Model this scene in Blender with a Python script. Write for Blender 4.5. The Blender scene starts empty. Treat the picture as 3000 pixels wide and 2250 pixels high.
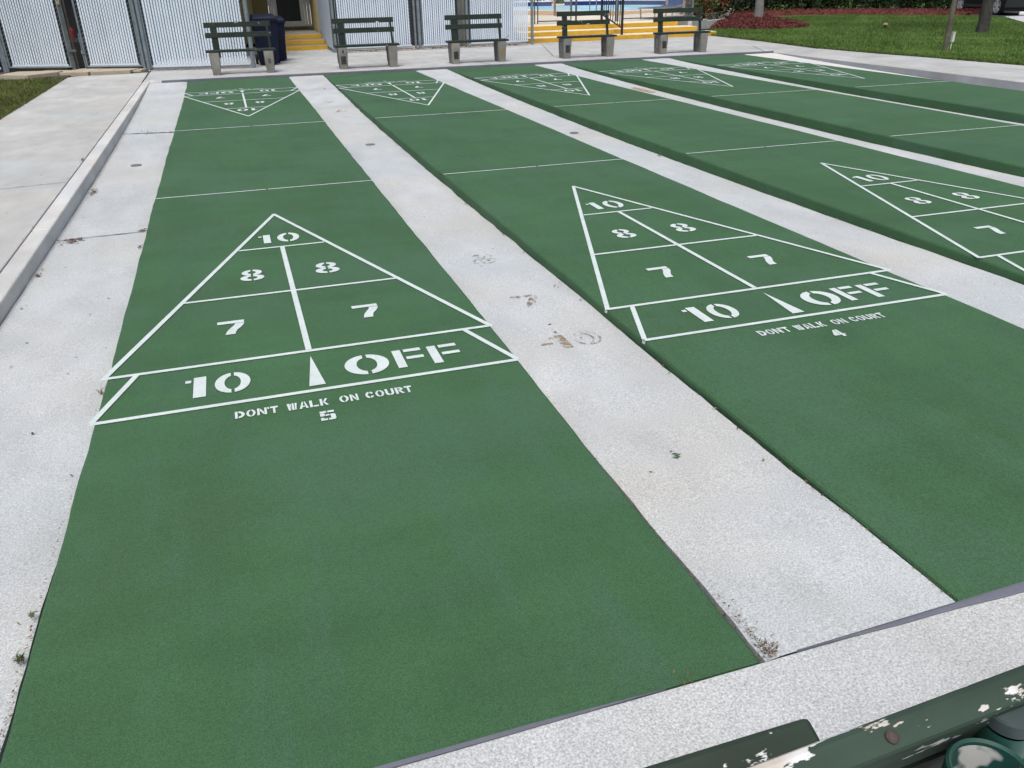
import bpy, bmesh, math, random
from mathutils import Vector, Matrix
random.seed(7)
SC = bpy.context.scene
COL = SC.collection
FT = 0.3048
# ------------------------------------------------------------------ camera
cam = bpy.data.objects.new("camera", bpy.data.cameras.new("camera"))
COL.objects.link(cam)
cam.data.sensor_width = 36.0
cam.data.lens = 28.7155
cam.data.clip_start = 0.05
cam.data.clip_end = 800.0
_yaw, _pit, _rol = 0.307446684, 0.459199291, -0.0193497979
_f = Vector((math.sin(_yaw)*math.cos(_pit), math.cos(_yaw)*math.cos(_pit), -math.sin(_pit)))
_r = Vector((math.cos(_yaw), -math.sin(_yaw), 0))
_u = _r.cross(_f)
_r2 = _r*math.cos(_rol) + _u*math.sin(_rol)
_u2 = -_r*math.sin(_rol) + _u*math.cos(_rol)
CAM = Vector((0.75176, -1.29628, 1.58757))
cam.matrix_world = Matrix(((_r2.x, _u2.x, -_f.x, CAM.x), (_r2.y, _u2.y, -_f.y, CAM.y),
                           (_r2.z, _u2.z, -_f.z, CAM.z), (0, 0, 0, 1)))
SC.camera = cam
# ------------------------------------------------------------------ world, sun, exposure
SUN_EL, SUN_AZ = math.radians(64), math.radians(204)     # azimuth clockwise from +y
W = bpy.data.worlds.new("World"); SC.world = W; W.use_nodes = True
_n = W.node_tree.nodes; _l = W.node_tree.links
_sky = _n.new("ShaderNodeTexSky"); _sky.sky_type = 'NISHITA'; _sky.sun_disc = False
_sky.sun_elevation = SUN_EL; _sky.sun_rotation = SUN_AZ
_sky.air_density = 1.0; _sky.dust_density = 5.0; _sky.ozone_density = 1.0
_hs = _n.new("ShaderNodeHueSaturation"); _hs.inputs['Saturation'].default_value = 0.72
_l.new(_sky.outputs[0], _hs.inputs['Color']); _l.new(_hs.outputs[0], _n['Background'].inputs['Color'])
_n['Background'].inputs['Strength'].default_value = 0.12
sd = bpy.data.lights.new("sun", 'SUN'); sd.energy = 1.45; sd.angle = math.radians(26); sd.color = (1, .985, .95)
sun = bpy.data.objects.new("sun", sd); COL.objects.link(sun)
_sv = Vector((math.sin(SUN_AZ)*math.cos(SUN_EL), math.cos(SUN_AZ)*math.cos(SUN_EL), math.sin(SUN_EL)))
sun.rotation_euler = _sv.to_track_quat('Z', 'Y').to_euler(); sun.location = _sv*60
SC.view_settings.view_transform = 'Standard'; SC.view_settings.look = 'None'
SC.view_settings.exposure = 0.30; SC.view_settings.gamma = 1.0

# ------------------------------------------------------------------ node helper
class NT:
    def __init__(s, name):
        s.m = bpy.data.materials.new(name); s.m.use_nodes = True
        s.t = s.m.node_tree; s.b = s.t.nodes['Principled BSDF']; s.l = s.t.links
        tc = s.t.nodes.new("ShaderNodeTexCoord"); oi = s.t.nodes.new("ShaderNodeObjectInfo")
        ma = s.t.nodes.new("ShaderNodeVectorMath"); ma.operation = 'MULTIPLY_ADD'
        cm = s.t.nodes.new("ShaderNodeCombineXYZ")
        for i in range(3): s.l.new(oi.outputs['Random'], cm.inputs[i])
        s.l.new(cm.outputs[0], ma.inputs[0]); ma.inputs[1].default_value = (41, 67, 23)
        s.l.new(tc.outputs['Object'], ma.inputs[2]); s.co = ma.outputs[0]; s.rnd = oi.outputs['Random']
    def map(s, st):
        if st is None: return s.co
        m = s.t.nodes.new("ShaderNodeMapping"); m.inputs['Scale'].default_value = st
        s.l.new(s.co, m.inputs[0]); return m.outputs[0]
    def noise(s, scale, detail=4, rough=.55, st=None):
        n = s.t.nodes.new("ShaderNodeTexNoise"); n.inputs['Scale'].default_value = scale
        n.inputs['Detail'].default_value = detail; n.inputs['Roughness'].default_value = rough
        s.l.new(s.map(st), n.inputs['Vector']); return n.outputs['Fac']
    def voro(s, scale, out='Distance', feat='F1'):
        n = s.t.nodes.new("ShaderNodeTexVoronoi"); n.feature = feat; n.inputs['Scale'].default_value = scale
        s.l.new(s.co, n.inputs['Vector']); return n.outputs[out]
    def rng(s, v, a, b, c=0., d=1.):
        n = s.t.nodes.new("ShaderNodeMapRange"); s.l.new(v, n.inputs[0])
        for i, x in enumerate((a, b, c, d)): n.inputs[i+1].default_value = x
        return n.outputs[0]
    def math(s, op, a, b=0.):
        n = s.t.nodes.new("ShaderNodeMath"); n.operation = op
        for i, x in enumerate((a, b)):
            if isinstance(x, (int, float)): n.inputs[i].default_value = x
            else: s.l.new(x, n.inputs[i])
        return n.outputs[0]
    def mix(s, f, a, b, mode='MIX'):
        n = s.t.nodes.new("ShaderNodeMix"); n.data_type = 'RGBA'; n.blend_type = mode
        for i, x in ((0, f), (6, a), (7, b)):
            if isinstance(x, (int, float)): n.inputs[i].default_value = x
            elif isinstance(x, tuple): n.inputs[i].default_value = (*x, 1)
            else: s.l.new(x, n.inputs[i])
        return n.outputs[2]
    def grey(s, v):          # value to colour
        n = s.t.nodes.new("ShaderNodeCombineColor")
        for i in range(3): s.l.new(v, n.inputs[i])
        return n.outputs[0]
    def var(s, col, amt, scale, detail=4, st=None, rough=.55):   # multiply colour by 1+-amt noise
        return s.mix(1., col, s.grey(s.rng(s.noise(scale, detail, rough, st), .25, .75, 1-amt, 1+amt)), 'MULTIPLY')
    def bump(s, h, strength=.3, dist=.01):
        n = s.t.nodes.new("ShaderNodeBump"); n.inputs['Strength'].default_value = strength
        n.inputs['Distance'].default_value = dist; s.l.new(h, n.inputs['Height'])
        s.l.new(n.outputs[0], s.b.inputs['Normal'])
    def out(s, col, rough=.8, metal=0., spec=.5):
        if isinstance(col, tuple): s.b.inputs['Base Color'].default_value = (*col, 1)
        else: s.l.new(col, s.b.inputs['Base Color'])
        s.b.inputs['Roughness'].default_value = rough; s.b.inputs['Metallic'].default_value = metal
        s.b.inputs['Specular IOR Level'].default_value = spec
        return s.m

def plain(name, col, rough=.6, metal=0., amt=.12, scale=12., spec=.5):
    t = NT(name); c = t.var(col, amt, scale); c = t.var(c, amt*.5, scale*9); return t.out(c, rough, metal, spec)

def concrete(name, col, speck=.22, blotch=.08, warm=.0, shell=.5, bumpy=.25):
    t = NT(name)
    c = t.var(col, blotch, .9, 5); c = t.var(c, blotch*.9, 4.5, 5, (1, .45, 1))
    c = t.mix(t.rng(t.noise(.55, 3), .48, .68, 0, .55), c, tuple(a*b for a, b in zip(col, (.90, .98, 1.03))))
    c = t.mix(t.rng(t.noise(.8, 3, .5, (1, 1, 3)), .5, .72, 0, .6), c, tuple(a*b for a, b in zip(col, (1.04, .97, .88))))
    f = t.noise(170, 3, .7)
    c = t.mix(1., c, t.grey(t.rng(f, .3, .7, 1-speck, 1+speck)), 'MULTIPLY')
    c = t.mix(t.rng(t.noise(95, 2, .6), .66, .74, 0, shell), c, (.86, .86, .84))
    c = t.mix(t.rng(t.noise(120, 2, .6, (1, 1.3, 1)), .66, .76, 0, shell*.8), c, tuple(x*.55 for x in col))
    c = t.mix(t.rng(t.noise(1.7, 5, .65, (1, .6, 1)), .52, .7, 0, .32), c, (col[0]*.74, col[1]*.74, col[2]*.78))
    c = t.mix(t.rng(t.noise(17, 4, .7), .66, .8, 0, .4), c, tuple(x*.62 for x in col))
    t.bump(t.math('ADD', f, t.noise(40, 4)), bumpy, .004)
    return t.out(c, .88, 0, .3)

# ------------------------------------------------------------------ materials
M = {}
M['slab'] = concrete('concrete_slab', (.485, .50, .505), .42, .09, shell=.6)
M['gutter'] = concrete('concrete_gutter', (.455, .475, .482), .36, .11, shell=.55)
M['gutter_smooth'] = concrete('concrete_gutter_smooth', (.465, .487, .495), .15, .12, shell=.25)
M['walk'] = concrete('concrete_walk', (.42, .427, .42), .16, .17, shell=.2)
M['path'] = concrete('concrete_path', (.43, .433, .42), .16, .16, shell=.15)
M['kerb'] = concrete('concrete_kerb', (.53, .53, .52), .28, .18, shell=.3)
M['block'] = concrete('concrete_block', (.20, .197, .178), .2, .3, shell=.2)
M['paver'] = concrete('paver', (.42, .36, .28), .12, .14, shell=.1)
M['deck'] = concrete('pool_deck_cream', (.66, .60, .50), .08, .06, shell=.1)
M['deck_tan'] = plain('pool_deck_tan', (.50, .30, .15), .8, amt=.08, scale=2)
M['coping'] = plain('coping_white', (.78, .78, .76), .6)
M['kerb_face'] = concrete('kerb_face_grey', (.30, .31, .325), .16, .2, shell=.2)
M['gutter_white'] = concrete('concrete_gutter_pale', (.60, .605, .605), .1, .08, shell=.2)
def green_paint(name, k=1.):
    t = NT(name)
    g = tuple(x*k for x in (.043, .110, .048))
    c = t.var(g, .12, .7, 5); c = t.var(c, .10, 3.2, 5, (.35, 1.4, 1)); c = t.var(c, .07, 1.3, 6, (3, .5, 1))
    c = t.mix(t.rng(t.noise(.9, 5, .62), .48, .64, 0, .75), c, (.053*k, .119*k, .066*k))
    c = t.mix(t.rng(t.noise(1.3, 5, .65, (1, 1, 5)), .5, .66, 0, .55), c, (.041*k, .094*k, .038*k))
    c = t.mix(t.rng(t.noise(2.2, 6, .7, (2.6, .35, 1)), .54, .62, 0, .4), c, (.051*k, .116*k, .068*k))
    f = t.math('ADD', t.math('MULTIPLY', t.noise(200, 3, .75), .62), t.math('MULTIPLY', t.noise(100, 3, .8), .38))
    c = t.mix(1., c, t.grey(t.rng(f, .34, .66, .66, 1.34)), 'MULTIPLY')
    c = t.mix(t.rng(t.noise(1.1, 6, .7, (1, .25, 1)), .55, .6, 0, .22), c, (.034*k, .088*k, .05*k))
    c = t.mix(t.rng(t.noise(3.1, 7, .75), .66, .72, 0, .35), c, (.07*k, .13*k, .09*k))
    t.bump(f, .35, .003)
    return t.out(c, .78, 0, .32)
M['court'] = green_paint('court_green_paint')
def line_paint():
    t = NT('white_line_paint')
    c = t.var((.58, .645, .64), .08, 9); f = t.noise(170, 3, .8)
    c = t.mix(t.rng(f, .30, .47, .62, 0), c, (.2, .33, .26))
    c = t.mix(t.rng(t.noise(11, 5, .75), .52, .72, 0, .55), c, (.42, .53, .49))
    t.bump(f, .3, .003); return t.out(c, .65, 0, .4)
M['line'] = line_paint()
def worn(name, col, thr=.5):
    t = NT(name); c = t.var(col, .35, 25)
    tr = t.t.nodes.new("ShaderNodeBsdfTransparent"); mx = t.t.nodes.new("ShaderNodeMixShader")
    f = t.math('ADD', t.math('MULTIPLY', t.noise(30, 3), .5), t.math('MULTIPLY', t.noise(190, 3, .7), .5))
    t.l.new(t.rng(f, thr-.035, thr+.035), mx.inputs[0]); t.l.new(tr.outputs[0], mx.inputs[1])
    m = t.out(c, .9, 0, .2); t.l.new(t.b.outputs[0], mx.inputs[2])
    t.l.new(mx.outputs[0], t.t.nodes['Material Output'].inputs[0]); return m
M['old_brown'] = worn('worn_brown_paint', (.30, .235, .15), .49)
M['old_black'] = worn('worn_black_paint', (.23, .20, .165), .53)
M['rust_stain'] = worn('rust_stain', (.42, .28, .16), .5)
def wood(name, col, peel, far=False):
    t = NT(name)
    c = t.var(col, .22, 3, 4, (.6, 8, 8)); c = t.var(c, .15, 40, 3, (.15, 1, 1)); c = t.var(c, .25, 7, 4)
    if peel:
        big = t.noise(7, 3, .5, (.6, 1.6, 1.6)); sm = t.noise(48, 4, .65, (.36, 1, 1))
        f = t.math('ADD', t.math('MULTIPLY', big, .55), t.math('MULTIPLY', sm, .45))
        k = t.rng(f, peel, peel+.012)
        pc = t.mix(t.rng(t.noise(12, 2), .45, .6), (.68, .70, .72), (.46, .40, .33))
        c = t.mix(k, c, pc); t.bump(k, -.5, .002)
    return t.out(c, .68, 0, .35)
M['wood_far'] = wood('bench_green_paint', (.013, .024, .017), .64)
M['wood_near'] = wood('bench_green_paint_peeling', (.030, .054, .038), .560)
M['wood_near_b'] = wood('bench_green_paint_worn', (.020, .034, .023), .645)
M['steel'] = plain('galvanised_steel', (.22, .27, .30), .5, .55, .2, 8)
M['steel_dark'] = plain('dark_galvanised_steel', (.10, .12, .125), .55, .4, .25, 8)
M['slat'] = plain('white_fence_slat', (.68, .77, .87), .42, 0, .07, 3)
M['wire'] = plain('fence_wire', (.40, .48, .55), .5, .4, .1, 20)
def yellow():
    t = NT('yellow_step_paint'); c = t.var((.52, .30, .022), .16, 3, 5, (1, 1, 3)); c = t.var(c, .1, 20)
    c = t.mix(t.rng(t.noise(7, 5, .7), .6, .72, 0, .6), c, (.28, .17, .03)); return t.out(c, .6)
M['yellow'] = yellow()
M['tread'] = plain('cream_tread', (.74, .67, .50), .8, 0, .1, 4)
M['tread_grey'] = plain('grey_tread', (.20, .19, .18), .85, 0, .15, 4)
M['stucco'] = plain('yellow_stucco', (.50, .42, .20), .9, 0, .07, 6)
M['stucco_dark'] = plain('olive_stucco', (.26, .21, .085), .9, 0, .07, 6)
M['frame'] = plain('door_frame_paint', (.60, .62, .60), .5, 0, .06, 4)
M['glass_dark'] = plain('dark_door_glass', (.004, .005, .006), .25, 0, .2, 2, .35)
M['shade_roof'] = plain('shade_roof_grey', (.25, .24, .23), .8)
M['dark'] = plain('dark_backing_and_parts', (.03, .03, .032), .9)  # painted shade behind the fences; also leg numbers and car parts
M['bin'] = plain('navy_bin_plastic', (.005, .009, .026), .6, 0, .15, 5, .2)
M['black'] = plain('black_rail_paint', (.012, .011, .012), .4, 0, .2, 8)
M['rubber'] = plain('tyre_rubber', (.012, .012, .013), .8)
M['alloy'] = plain('alloy_rim', (.66, .68, .70), .4, .3, .06, 8)
M['car'] = plain('black_car_paint', (.006, .009, .011), .38, 0, .1, 2)
M['carglass'] = plain('car_window_glass', (.01, .012, .014), .08)
M['strip'] = plain('slate_joint_strip', (.135, .14, .175), .7, 0, .14, 6)
M['recess_shade'] = plain('painted_recess_shade', (.07, .07, .065), .9)
M['grate'] = plain('drain_iron', (.22, .22, .225), .6, .4, .25, 30)
M['asphalt'] = concrete('asphalt', (.055, .055, .06), .25, .1, shell=.1)
M['bark'] = plain('tree_bark', (.05, .048, .046), .95, 0, .5, 9)
M['palm_bark'] = plain('palm_bark', (.21, .21, .20), .95, 0, .25, 7)
M['post_wood'] = plain('weathered_post_wood', (.115, .105, .08), .9, 0, .35, 5)
M['post_dark'] = plain('dark_weathered_bar', (.045, .04, .034), .8, .2, .3, 6)
M['brown_post'] = plain('brown_post', (.20, .12, .06), .7)
M['white_plastic'] = plain('white_plastic', (.62, .63, .62), .5)
M['blue_sling'] = plain('blue_sling', (.022, .06, .22), .7, 0, .15, 30)
M['tanframe'] = plain('tan_chair_frame', (.40, .27, .15), .5)
M['tile'] = plain('navy_pool_tile', (.012, .018, .14), .3, 0, .3, 18)
M['red'] = plain('red_plastic', (.42, .02, .03), .5)
M['brass'] = plain('brass', (.42, .32, .12), .4, .6)
M['pvc'] = plain('dark_green_pipe', (.018, .075, .058), .4, 0, .2, 10)
M['cap'] = plain('grey_green_cap', (.05, .072, .074), .6, 0, .15, 14)
def cupin():
    t = NT('peeling_cup_lining'); k = t.rng(t.noise(11, 3), .435, .465)
    c = t.mix(k, (.55, .55, .53), (.012, .075, .065)); c = t.mix(t.rng(t.noise(18, 4), .58, .68), c, (.22, .09, .02)); return t.out(c, .5)
M['cupin'] = cupin()
M['rustbolt'] = plain('rusty_bolt', (.075, .055, .05), .7, .3, .5, 120)
def water():
    t = NT('pool_water'); c = t.mix(t.rng(t.noise(.9, 4, .6, (1, 2.5, 1)), .4, .65), (.22, .58, .72), (.62, .84, .9))
    t.bump(t.noise(1.6, 4, .6, (1, 2, 1)), .5, .08); return t.out(c, .3)
M['water'] = water()
def grassmat(name, a, b, c3, base):
    t = NT(name); c = t.mix(t.rng(t.noise(base, 4, .6), .38, .66), a, b)
    c = t.mix(t.rng(t.noise(base*4.3, 4, .65), .5, .72, 0, .7), c, c3); c = t.var(c, .35, 26, 4); c = t.var(c, .12, 60); 
    t.bump(t.noise(30, 4), .6, .03); return t.out(c, .8, 0, .2)
M['lawn'] = grassmat('lawn_turf', (.048, .10, .012), (.08, .14, .02), (.105, .15, .028), .5)
M['lawn_left'] = grassmat('patchy_turf', (.03, .055, .008), (.085, .10, .02), (.11, .085, .04), 1.6)
def leafmat(name, cols):
    t = NT(name); n = t.t.nodes.new("ShaderNodeNewGeometry")
    r = n.outputs['Random Per Island']; c = t.mix(t.rng(r, .2, .8), cols[0], cols[1])
    if len(cols) > 2: c = t.mix(t.rng(r, cols[3], cols[3]+.04), c, cols[2])
    c = t.var(c, .3, 2.2, 2); return t.out(c, .55, 0, .35)
M['blade'] = leafmat('grass_blades', ((.042, .098, .012), (.10, .175, .03), (.19, .19, .07), .90))
M['blade_left'] = leafmat('grass_blades_patchy', ((.04, .08, .010), (.12, .17, .03), (.19, .14, .065), .72))
M['hedge'] = leafmat('hedge_leaves', ((.008, .024, .008), (.028, .062, .017), (.15, .04, .02), .94))
M['croton'] = leafmat('croton_leaves', ((.03, .05, .012), (.09, .11, .02), (.28, .05, .03), .78))
M['leaf'] = leafmat('tree_leaves', ((.02, .05, .012), (.06, .11, .025)))
M['litter'] = leafmat('dry_leaf', ((.06, .035, .018), (.18, .11, .06), (.26, .17, .09), .8))
M['weed'] = leafmat('weed_blades', ((.03, .075, .012), (.07, .13, .03), (.16, .12, .05), .86))
M['mulch'] = leafmat('red_mulch', ((.065, .013, .010), (.17, .036, .026), (.24, .08, .06), .9))
M['mulch_base'] = plain('red_mulch_bed', (.10, .021, .016), .95, 0, .5, 20)
M['soil'] = plain('dark_soil', (.05, .042, .033), .95, 0, .4, 14)
M['stone'] = plain('pale_gravel', (.42, .36, .31), .9, 0, .4, 40)
M['darkpatch'] = worn('dark_number_patch', (.04, .041, .042), .42)
M['yellowpatch'] = worn('faded_yellow_patch', (.30, .22, .06), .49)

# ------------------------------------------------------------------ object helpers
def tag(o, label=None, cat=None, group=None, kind=None):
    if label: o['label'] = label
    if cat: o['category'] = cat
    if group: o['group'] = group
    if kind: o['kind'] = kind
    return o
def wloc(o):
    v = Vector((0, 0, 0))
    while o: v = v + o.location; o = o.parent
    return v
def thing(name, loc, label, cat, group=None, rz=0.):
    o = bpy.data.objects.new(name, None); COL.objects.link(o); o.location = loc; o.rotation_euler.z = rz
    o.empty_display_size = .2
    return tag(o, label, cat, group)
def copy_tree(o, parent=None):
    c = o.copy(); COL.objects.link(c)
    if parent: c.parent = parent
    for ch in list(o.children): copy_tree(ch, c)
    return c

class MB:
    def __init__(s): s.v = []; s.f = []; s.sm = []
    def add(s, vs, fs, smooth=False):
        b = len(s.v); s.v += [tuple(x) for x in vs]
        for f in fs: s.f.append([b+i for i in f]); s.sm.append(smooth)
        return s
    def box(s, x0, x1, y0, y1, z0, z1):
        return s.add([(x0, y0, z0), (x1, y0, z0), (x1, y1, z0), (x0, y1, z0), (x0, y0, z1), (x1, y0, z1), (x1, y1, z1), (x0, y1, z1)],
                     [(0, 3, 2, 1), (4, 5, 6, 7), (0, 1, 5, 4), (1, 2, 6, 5), (2, 3, 7, 6), (3, 0, 4, 7)])
    def beam(s, a, b, w, t, up=(0, 0, 1)):      # rectangular bar from a to b, w across, t along up
        a = Vector(a); b = Vector(b); d = (b-a).normalized(); up = Vector(up)
        x = d.cross(up)
        if x.length < 1e-4: x = d.cross(Vector((1, 0, 0)))
        x.normalize(); y = x.cross(d)
        vs = [p + x*(sx*w/2) + y*(sy*t/2) for p in (a, b) for sx, sy in ((-1, -1), (1, -1), (1, 1), (-1, 1))]
        return s.add(vs, [(0, 1, 2, 3), (7, 6, 5, 4), (0, 4, 5, 1), (1, 5, 6, 2), (2, 6, 7, 3), (3, 7, 4, 0)])
    def tube(s, pts, r, n=10, caps=True, r2=None):
        pts = [Vector(p) for p in pts]; vs = []; k = len(pts)
        for i, p in enumerate(pts):
            d = (pts[min(i+1, k-1)]-pts[max(i-1, 0)]).normalized()
            x = d.cross(Vector((0, 0, 1)))
            if x.length < 1e-3: x = Vector((1, 0, 0))
            x.normalize(); y = x.cross(d); rr = r if r2 is None else r+(r2-r)*i/(k-1)
            vs += [p + x*(rr*math.cos(a)) + y*(rr*math.sin(a)) for a in [2*math.pi*j/n for j in range(n)]]
        fs = [(i*n+j, i*n+(j+1) % n, (i+1)*n+(j+1) % n, (i+1)*n+j) for i in range(k-1) for j in range(n)]
        s.add(vs, fs, True)
        if caps: s.add(vs[:n], [tuple(range(n))[::-1]]); s.add(vs[-n:], [tuple(range(n))])
        return s
    def lathe(s, c, prof, n=24):                 # prof: list of (r, z)
        cx, cy, cz = c
        for a, b in zip(prof[:-1], prof[1:]):
            vs = [(cx+r*math.cos(2*math.pi*j/n), cy+r*math.sin(2*math.pi*j/n), cz+z) for r, z in (a, b) for j in range(n)]
            s.add(vs, [(j, (j+1) % n, n+(j+1) % n, n+j) for j in range(n)], True)
        return s
    def poly(s, pts, z):
        a = sum(pts[i][0]*pts[(i+1) % len(pts)][1]-pts[(i+1) % len(pts)][0]*pts[i][1] for i in range(len(pts)))
        if a < 0: pts = pts[::-1]
        return s.add([(p[0], p[1], z) for p in pts], [tuple(range(len(pts)))])
    def prism(s, pts, z0, z1):
        a = sum(pts[i][0]*pts[(i+1) % len(pts)][1]-pts[(i+1) % len(pts)][0]*pts[i][1] for i in range(len(pts)))
        if a < 0: pts = pts[::-1]
        n = len(pts)
        return s.add([(p[0], p[1], z0) for p in pts]+[(p[0], p[1], z1) for p in pts],
                     [tuple(range(n))[::-1], tuple(range(n, 2*n))]+[(i, (i+1) % n, n+(i+1) % n, n+i) for i in range(n)])
    def build(s, name, mat, parent=None, local=False, bevel=0., segs=2):
        off = Vector((0, 0, 0)) if (local or parent is None) else wloc(parent)
        me = bpy.data.meshes.new(name)
        me.from_pydata([(x-off.x, y-off.y, z-off.z) for x, y, z in s.v], [], s.f)
        me.polygons.foreach_set('use_smooth', s.sm)
        me.materials.append(mat)
        if bevel:
            bm = bmesh.new(); bm.from_mesh(me)
            bmesh.ops.remove_doubles(bm, verts=bm.verts, dist=1e-5)
            bmesh.ops.bevel(bm, geom=[e for e in bm.edges if len(e.link_faces) == 2 and e.calc_face_angle(0) > .6], offset=bevel, segments=segs, profile=.5, affect='EDGES')
            bm.to_mesh(me); bm.free()
        me.update()
        o = bpy.data.objects.new(name, me); COL.objects.link(o)
        if parent: o.parent = parent
        return o
def struct(name, mb, mat, bevel=0., kind='structure'):
    return tag(mb.build(name, mat, None, bevel=bevel), kind=kind)
def solo(name, mb, mat, loc, label, cat, group=None, bevel=0.):    # a thing that is one mesh; mesh in world coords, origin at loc
    o = mb.build(name, mat, None, bevel=bevel); l = Vector(loc)
    o.data.transform(Matrix.Translation(-l)); o.location = l
    return tag(o, label, cat, group)
def smooth1(seed, n, amp, win=5):
    r = random.Random(seed); a = [r.uniform(-1, 1) for _ in range(n+win)]
    return [amp*sum(a[i:i+win])/win**.5 for i in range(n)]

# ================================================================== GROUND
CX = [0.0, 2.478, 4.972, 7.446, 9.970]       # left edges of the five courts
CW, CL = 1.829, 15.86
struct('ground', MB().add([(-300, -300, -.45), (300, -300, -.45), (300, 300, -.45), (-300, 300, -.45)], [(0, 1, 2, 3)]), M['soil'])
def gz(y, dmax):
    t = min(max(y/CL, 0), 1); return -dmax*math.sin(math.pi*t)**.8 if 0 < t < 1 else 0.
GD = dict(left=.105, g0=.082, g1=.10, g2=.108, g3=.108, right=.135)
def gutter(x0, x1, dmax, mat, seed, y1=CL, z0=.0, el=None, er=None):
    mb = MB(); ny, nx = 200, 10; a = smooth1(seed, ny+1, .006, 3); b = smooth1(seed+50, ny+1, .006, 3)
    rr = random.Random(seed+9); vs = []
    for j in range(ny+1):
        y = .006+(y1-.012)*j/ny; xa, xb = x0+a[j]*.6, x1+b[j]*.6
        q = min(160, int(160*y/CL)); gap = .004+.010*max(0, 1-abs(y-.9)/1.3)**.5
        if el is not None: xa += EDGE[el][1][q]+gap
        if er is not None: xb += EDGE[er][0][q]-gap
        for i in range(nx+1):
            e = min(i, nx-i); lip = (-.006 if e == 0 else 0) + rr.uniform(-.0008, .0008)
            vs.append((xa+(xb-xa)*i/nx, y, z0+gz(y, dmax)+lip))
    fs = [(j*(nx+1)+i, j*(nx+1)+i+1, (j+1)*(nx+1)+i+1, (j+1)*(nx+1)+i) for j in range(ny) for i in range(nx)]
    mb.add(vs, fs, True)
    # skirts down the long edges
    for i in (0, nx):
        vs2 = []
        for j in range(ny+1):
            p = vs[j*(nx+1)+i]; vs2 += [p, (p[0], p[1], p[2]-.2)]
        mb.add(vs2, [((2*j, 2*j+1, 2*j+3, 2*j+2) if i == 0 else (2*j+2, 2*j+3, 2*j+1, 2*j)) for j in range(ny)])
    p0, p1 = vs[0], vs[nx]; mb.add([p0, p1, (p1[0], p1[1], -.2), (p0[0], p0[1], -.2)], [(0, 3, 2, 1)])
    return struct('gutter', mb, mat)
# near slab and joint strip
def edge_slab(name, pts, z0, z1, mat, bevel=.006):
    return struct(name, MB().prism(pts, z0, z1), mat, bevel)
_e = smooth1(77, 120, .0018, 3)
pts = [(-3+i*.16, -.001+_e[i]) for i in range(120)] + [(16.0, -7), (-3, -7)]
edge_slab('near_slab', pts, -.2, .004, M['slab'], .004)
mb = MB(); up = []; lo = []
for i in range(60):
    x = 1.93+i*.11; k = min(1, max(0, (x-1.93)/.75)); up.append((x, .004+.017*k)); lo.append((x, .002-.014*k+.002*math.sin(i*1.7)))
mb.prism(lo+up[::-1], -.04, .009); struct('joint_strip', mb, M['strip'], .002)
mb = MB().prism([(-.6, -.004), (1.2, -.002), (1.55, .001), (1.2, .010), (-.6, .013)], -.04, .006); struct('joint_strip', mb, M['strip'], .001)
# far walkway
edge_slab('far_walkway', [(-.80, 16.12), (0, CL+.06), (12.60, CL+.06), (12.62, 16.2), (14.14, 16.3), (14.45, 19), (14.62, 21.9), (14.6, 25), (-.80, 25)], -.2, 0., M['walk'], .008)
_s = smooth1(31, 60, .004, 3)
top = [(-.45+i*.2212, CL+.055+_s[i]*.6) for i in range(60)]
mb = MB().prism([(-.45, CL+.014), (0, CL+.012), (12.6, CL+.012)]+top[::-1], -.1, .040)
struct('joint_strip', mb, M['strip'], .004)
mb = MB().prism([(-.66, 16.05), (-.45, CL+.03), (-.45, CL+.09), (-.66, 16.11)], -.1, .03); struct('walkway_edge', mb, M['kerb'], .01)
# crack lines on the walkway, thin dark grooves
def crack(pts, w, z, seed, mat=None, nm='pavement_crack'):
    r = random.Random(seed); P = []
    for (a, b) in zip(pts[:-1], pts[1:]):
        n = max(2, int(math.dist(a, b)/.05))
        P += [(a[0]+(b[0]-a[0])*i/n+r.uniform(-.004, .004), a[1]+(b[1]-a[1])*i/n+r.uniform(-.004, .004)) for i in range(n)]
    P.append(pts[-1]); vs = []
    for i, p in enumerate(P):
        q = P[min(i+1, len(P)-1)]; o = P[max(i-1, 0)]; d = Vector((q[0]-o[0], q[1]-o[1])).normalized(); ww = w*(.5+.9*r.random())
        zz = z(p) if callable(z) else z
        vs += [(p[0]-d.y*ww/2, p[1]+d.x*ww/2, zz), (p[0]+d.y*ww/2, p[1]-d.x*ww/2, zz)]
    return struct(nm, MB().add(vs, [(2*i, 2*i+1, 2*i+3, 2*i+2) for i in range(len(P)-1)]), mat or M['soil'])
crack([(5.95, 17.2), (6.05, 16.0)], .012, .004, 1); crack([(9.0, 21.4), (7.9, 17.6)], .014, .004, 2)
crack([(12.62, 16.25), (13.35, 17.9)], .012, .004, 3); crack([(-.81, 16.2), (-.83, 18.5)], .022, .004, 4)
crack([(-.655, 10.5), (-.02, 10.39)], .03, lambda p: gz(p[1], GD['left'])+.005, 5)
crack([(-.655, 5.38), (-.02, 5.42)], .012, lambda p: gz(p[1], GD['left'])+.005, 6)
crack([(CX[3]-.63, 10.15), (CX[3]-.02, 10.0)], .008, lambda p: gz(p[1], GD['g2'])+.005, 7)
crack([(-2.3, 7.0), (-1.4, 7.02), (-.82, 7.12)], .009, .004, 8)
# left path, kerb, lawn
edge_slab('path', [(-2.32, -7), (-.810, -7), (-.810, 18.3), (-1.3, 18.1), (-2.1, 18.1), (-2.32, 17.9)], -.2, 0., M['path'], .008)
mb = MB(); ky = [-2.0, 5.36, 9.9, 16.12]
for i in range(3): mb.box(-.797, -.672, ky[i]+.006, ky[i+1]-.006, -.25, .006)
struct('kerb', mb, M['kerb'], .012)
struct('lawn_left', MB().poly([(-2.325, -7), (-2.325, 17.75), (-4, 19.4), (-30, 26), (-30, -7)], -.012), M['lawn_left'])
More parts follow.
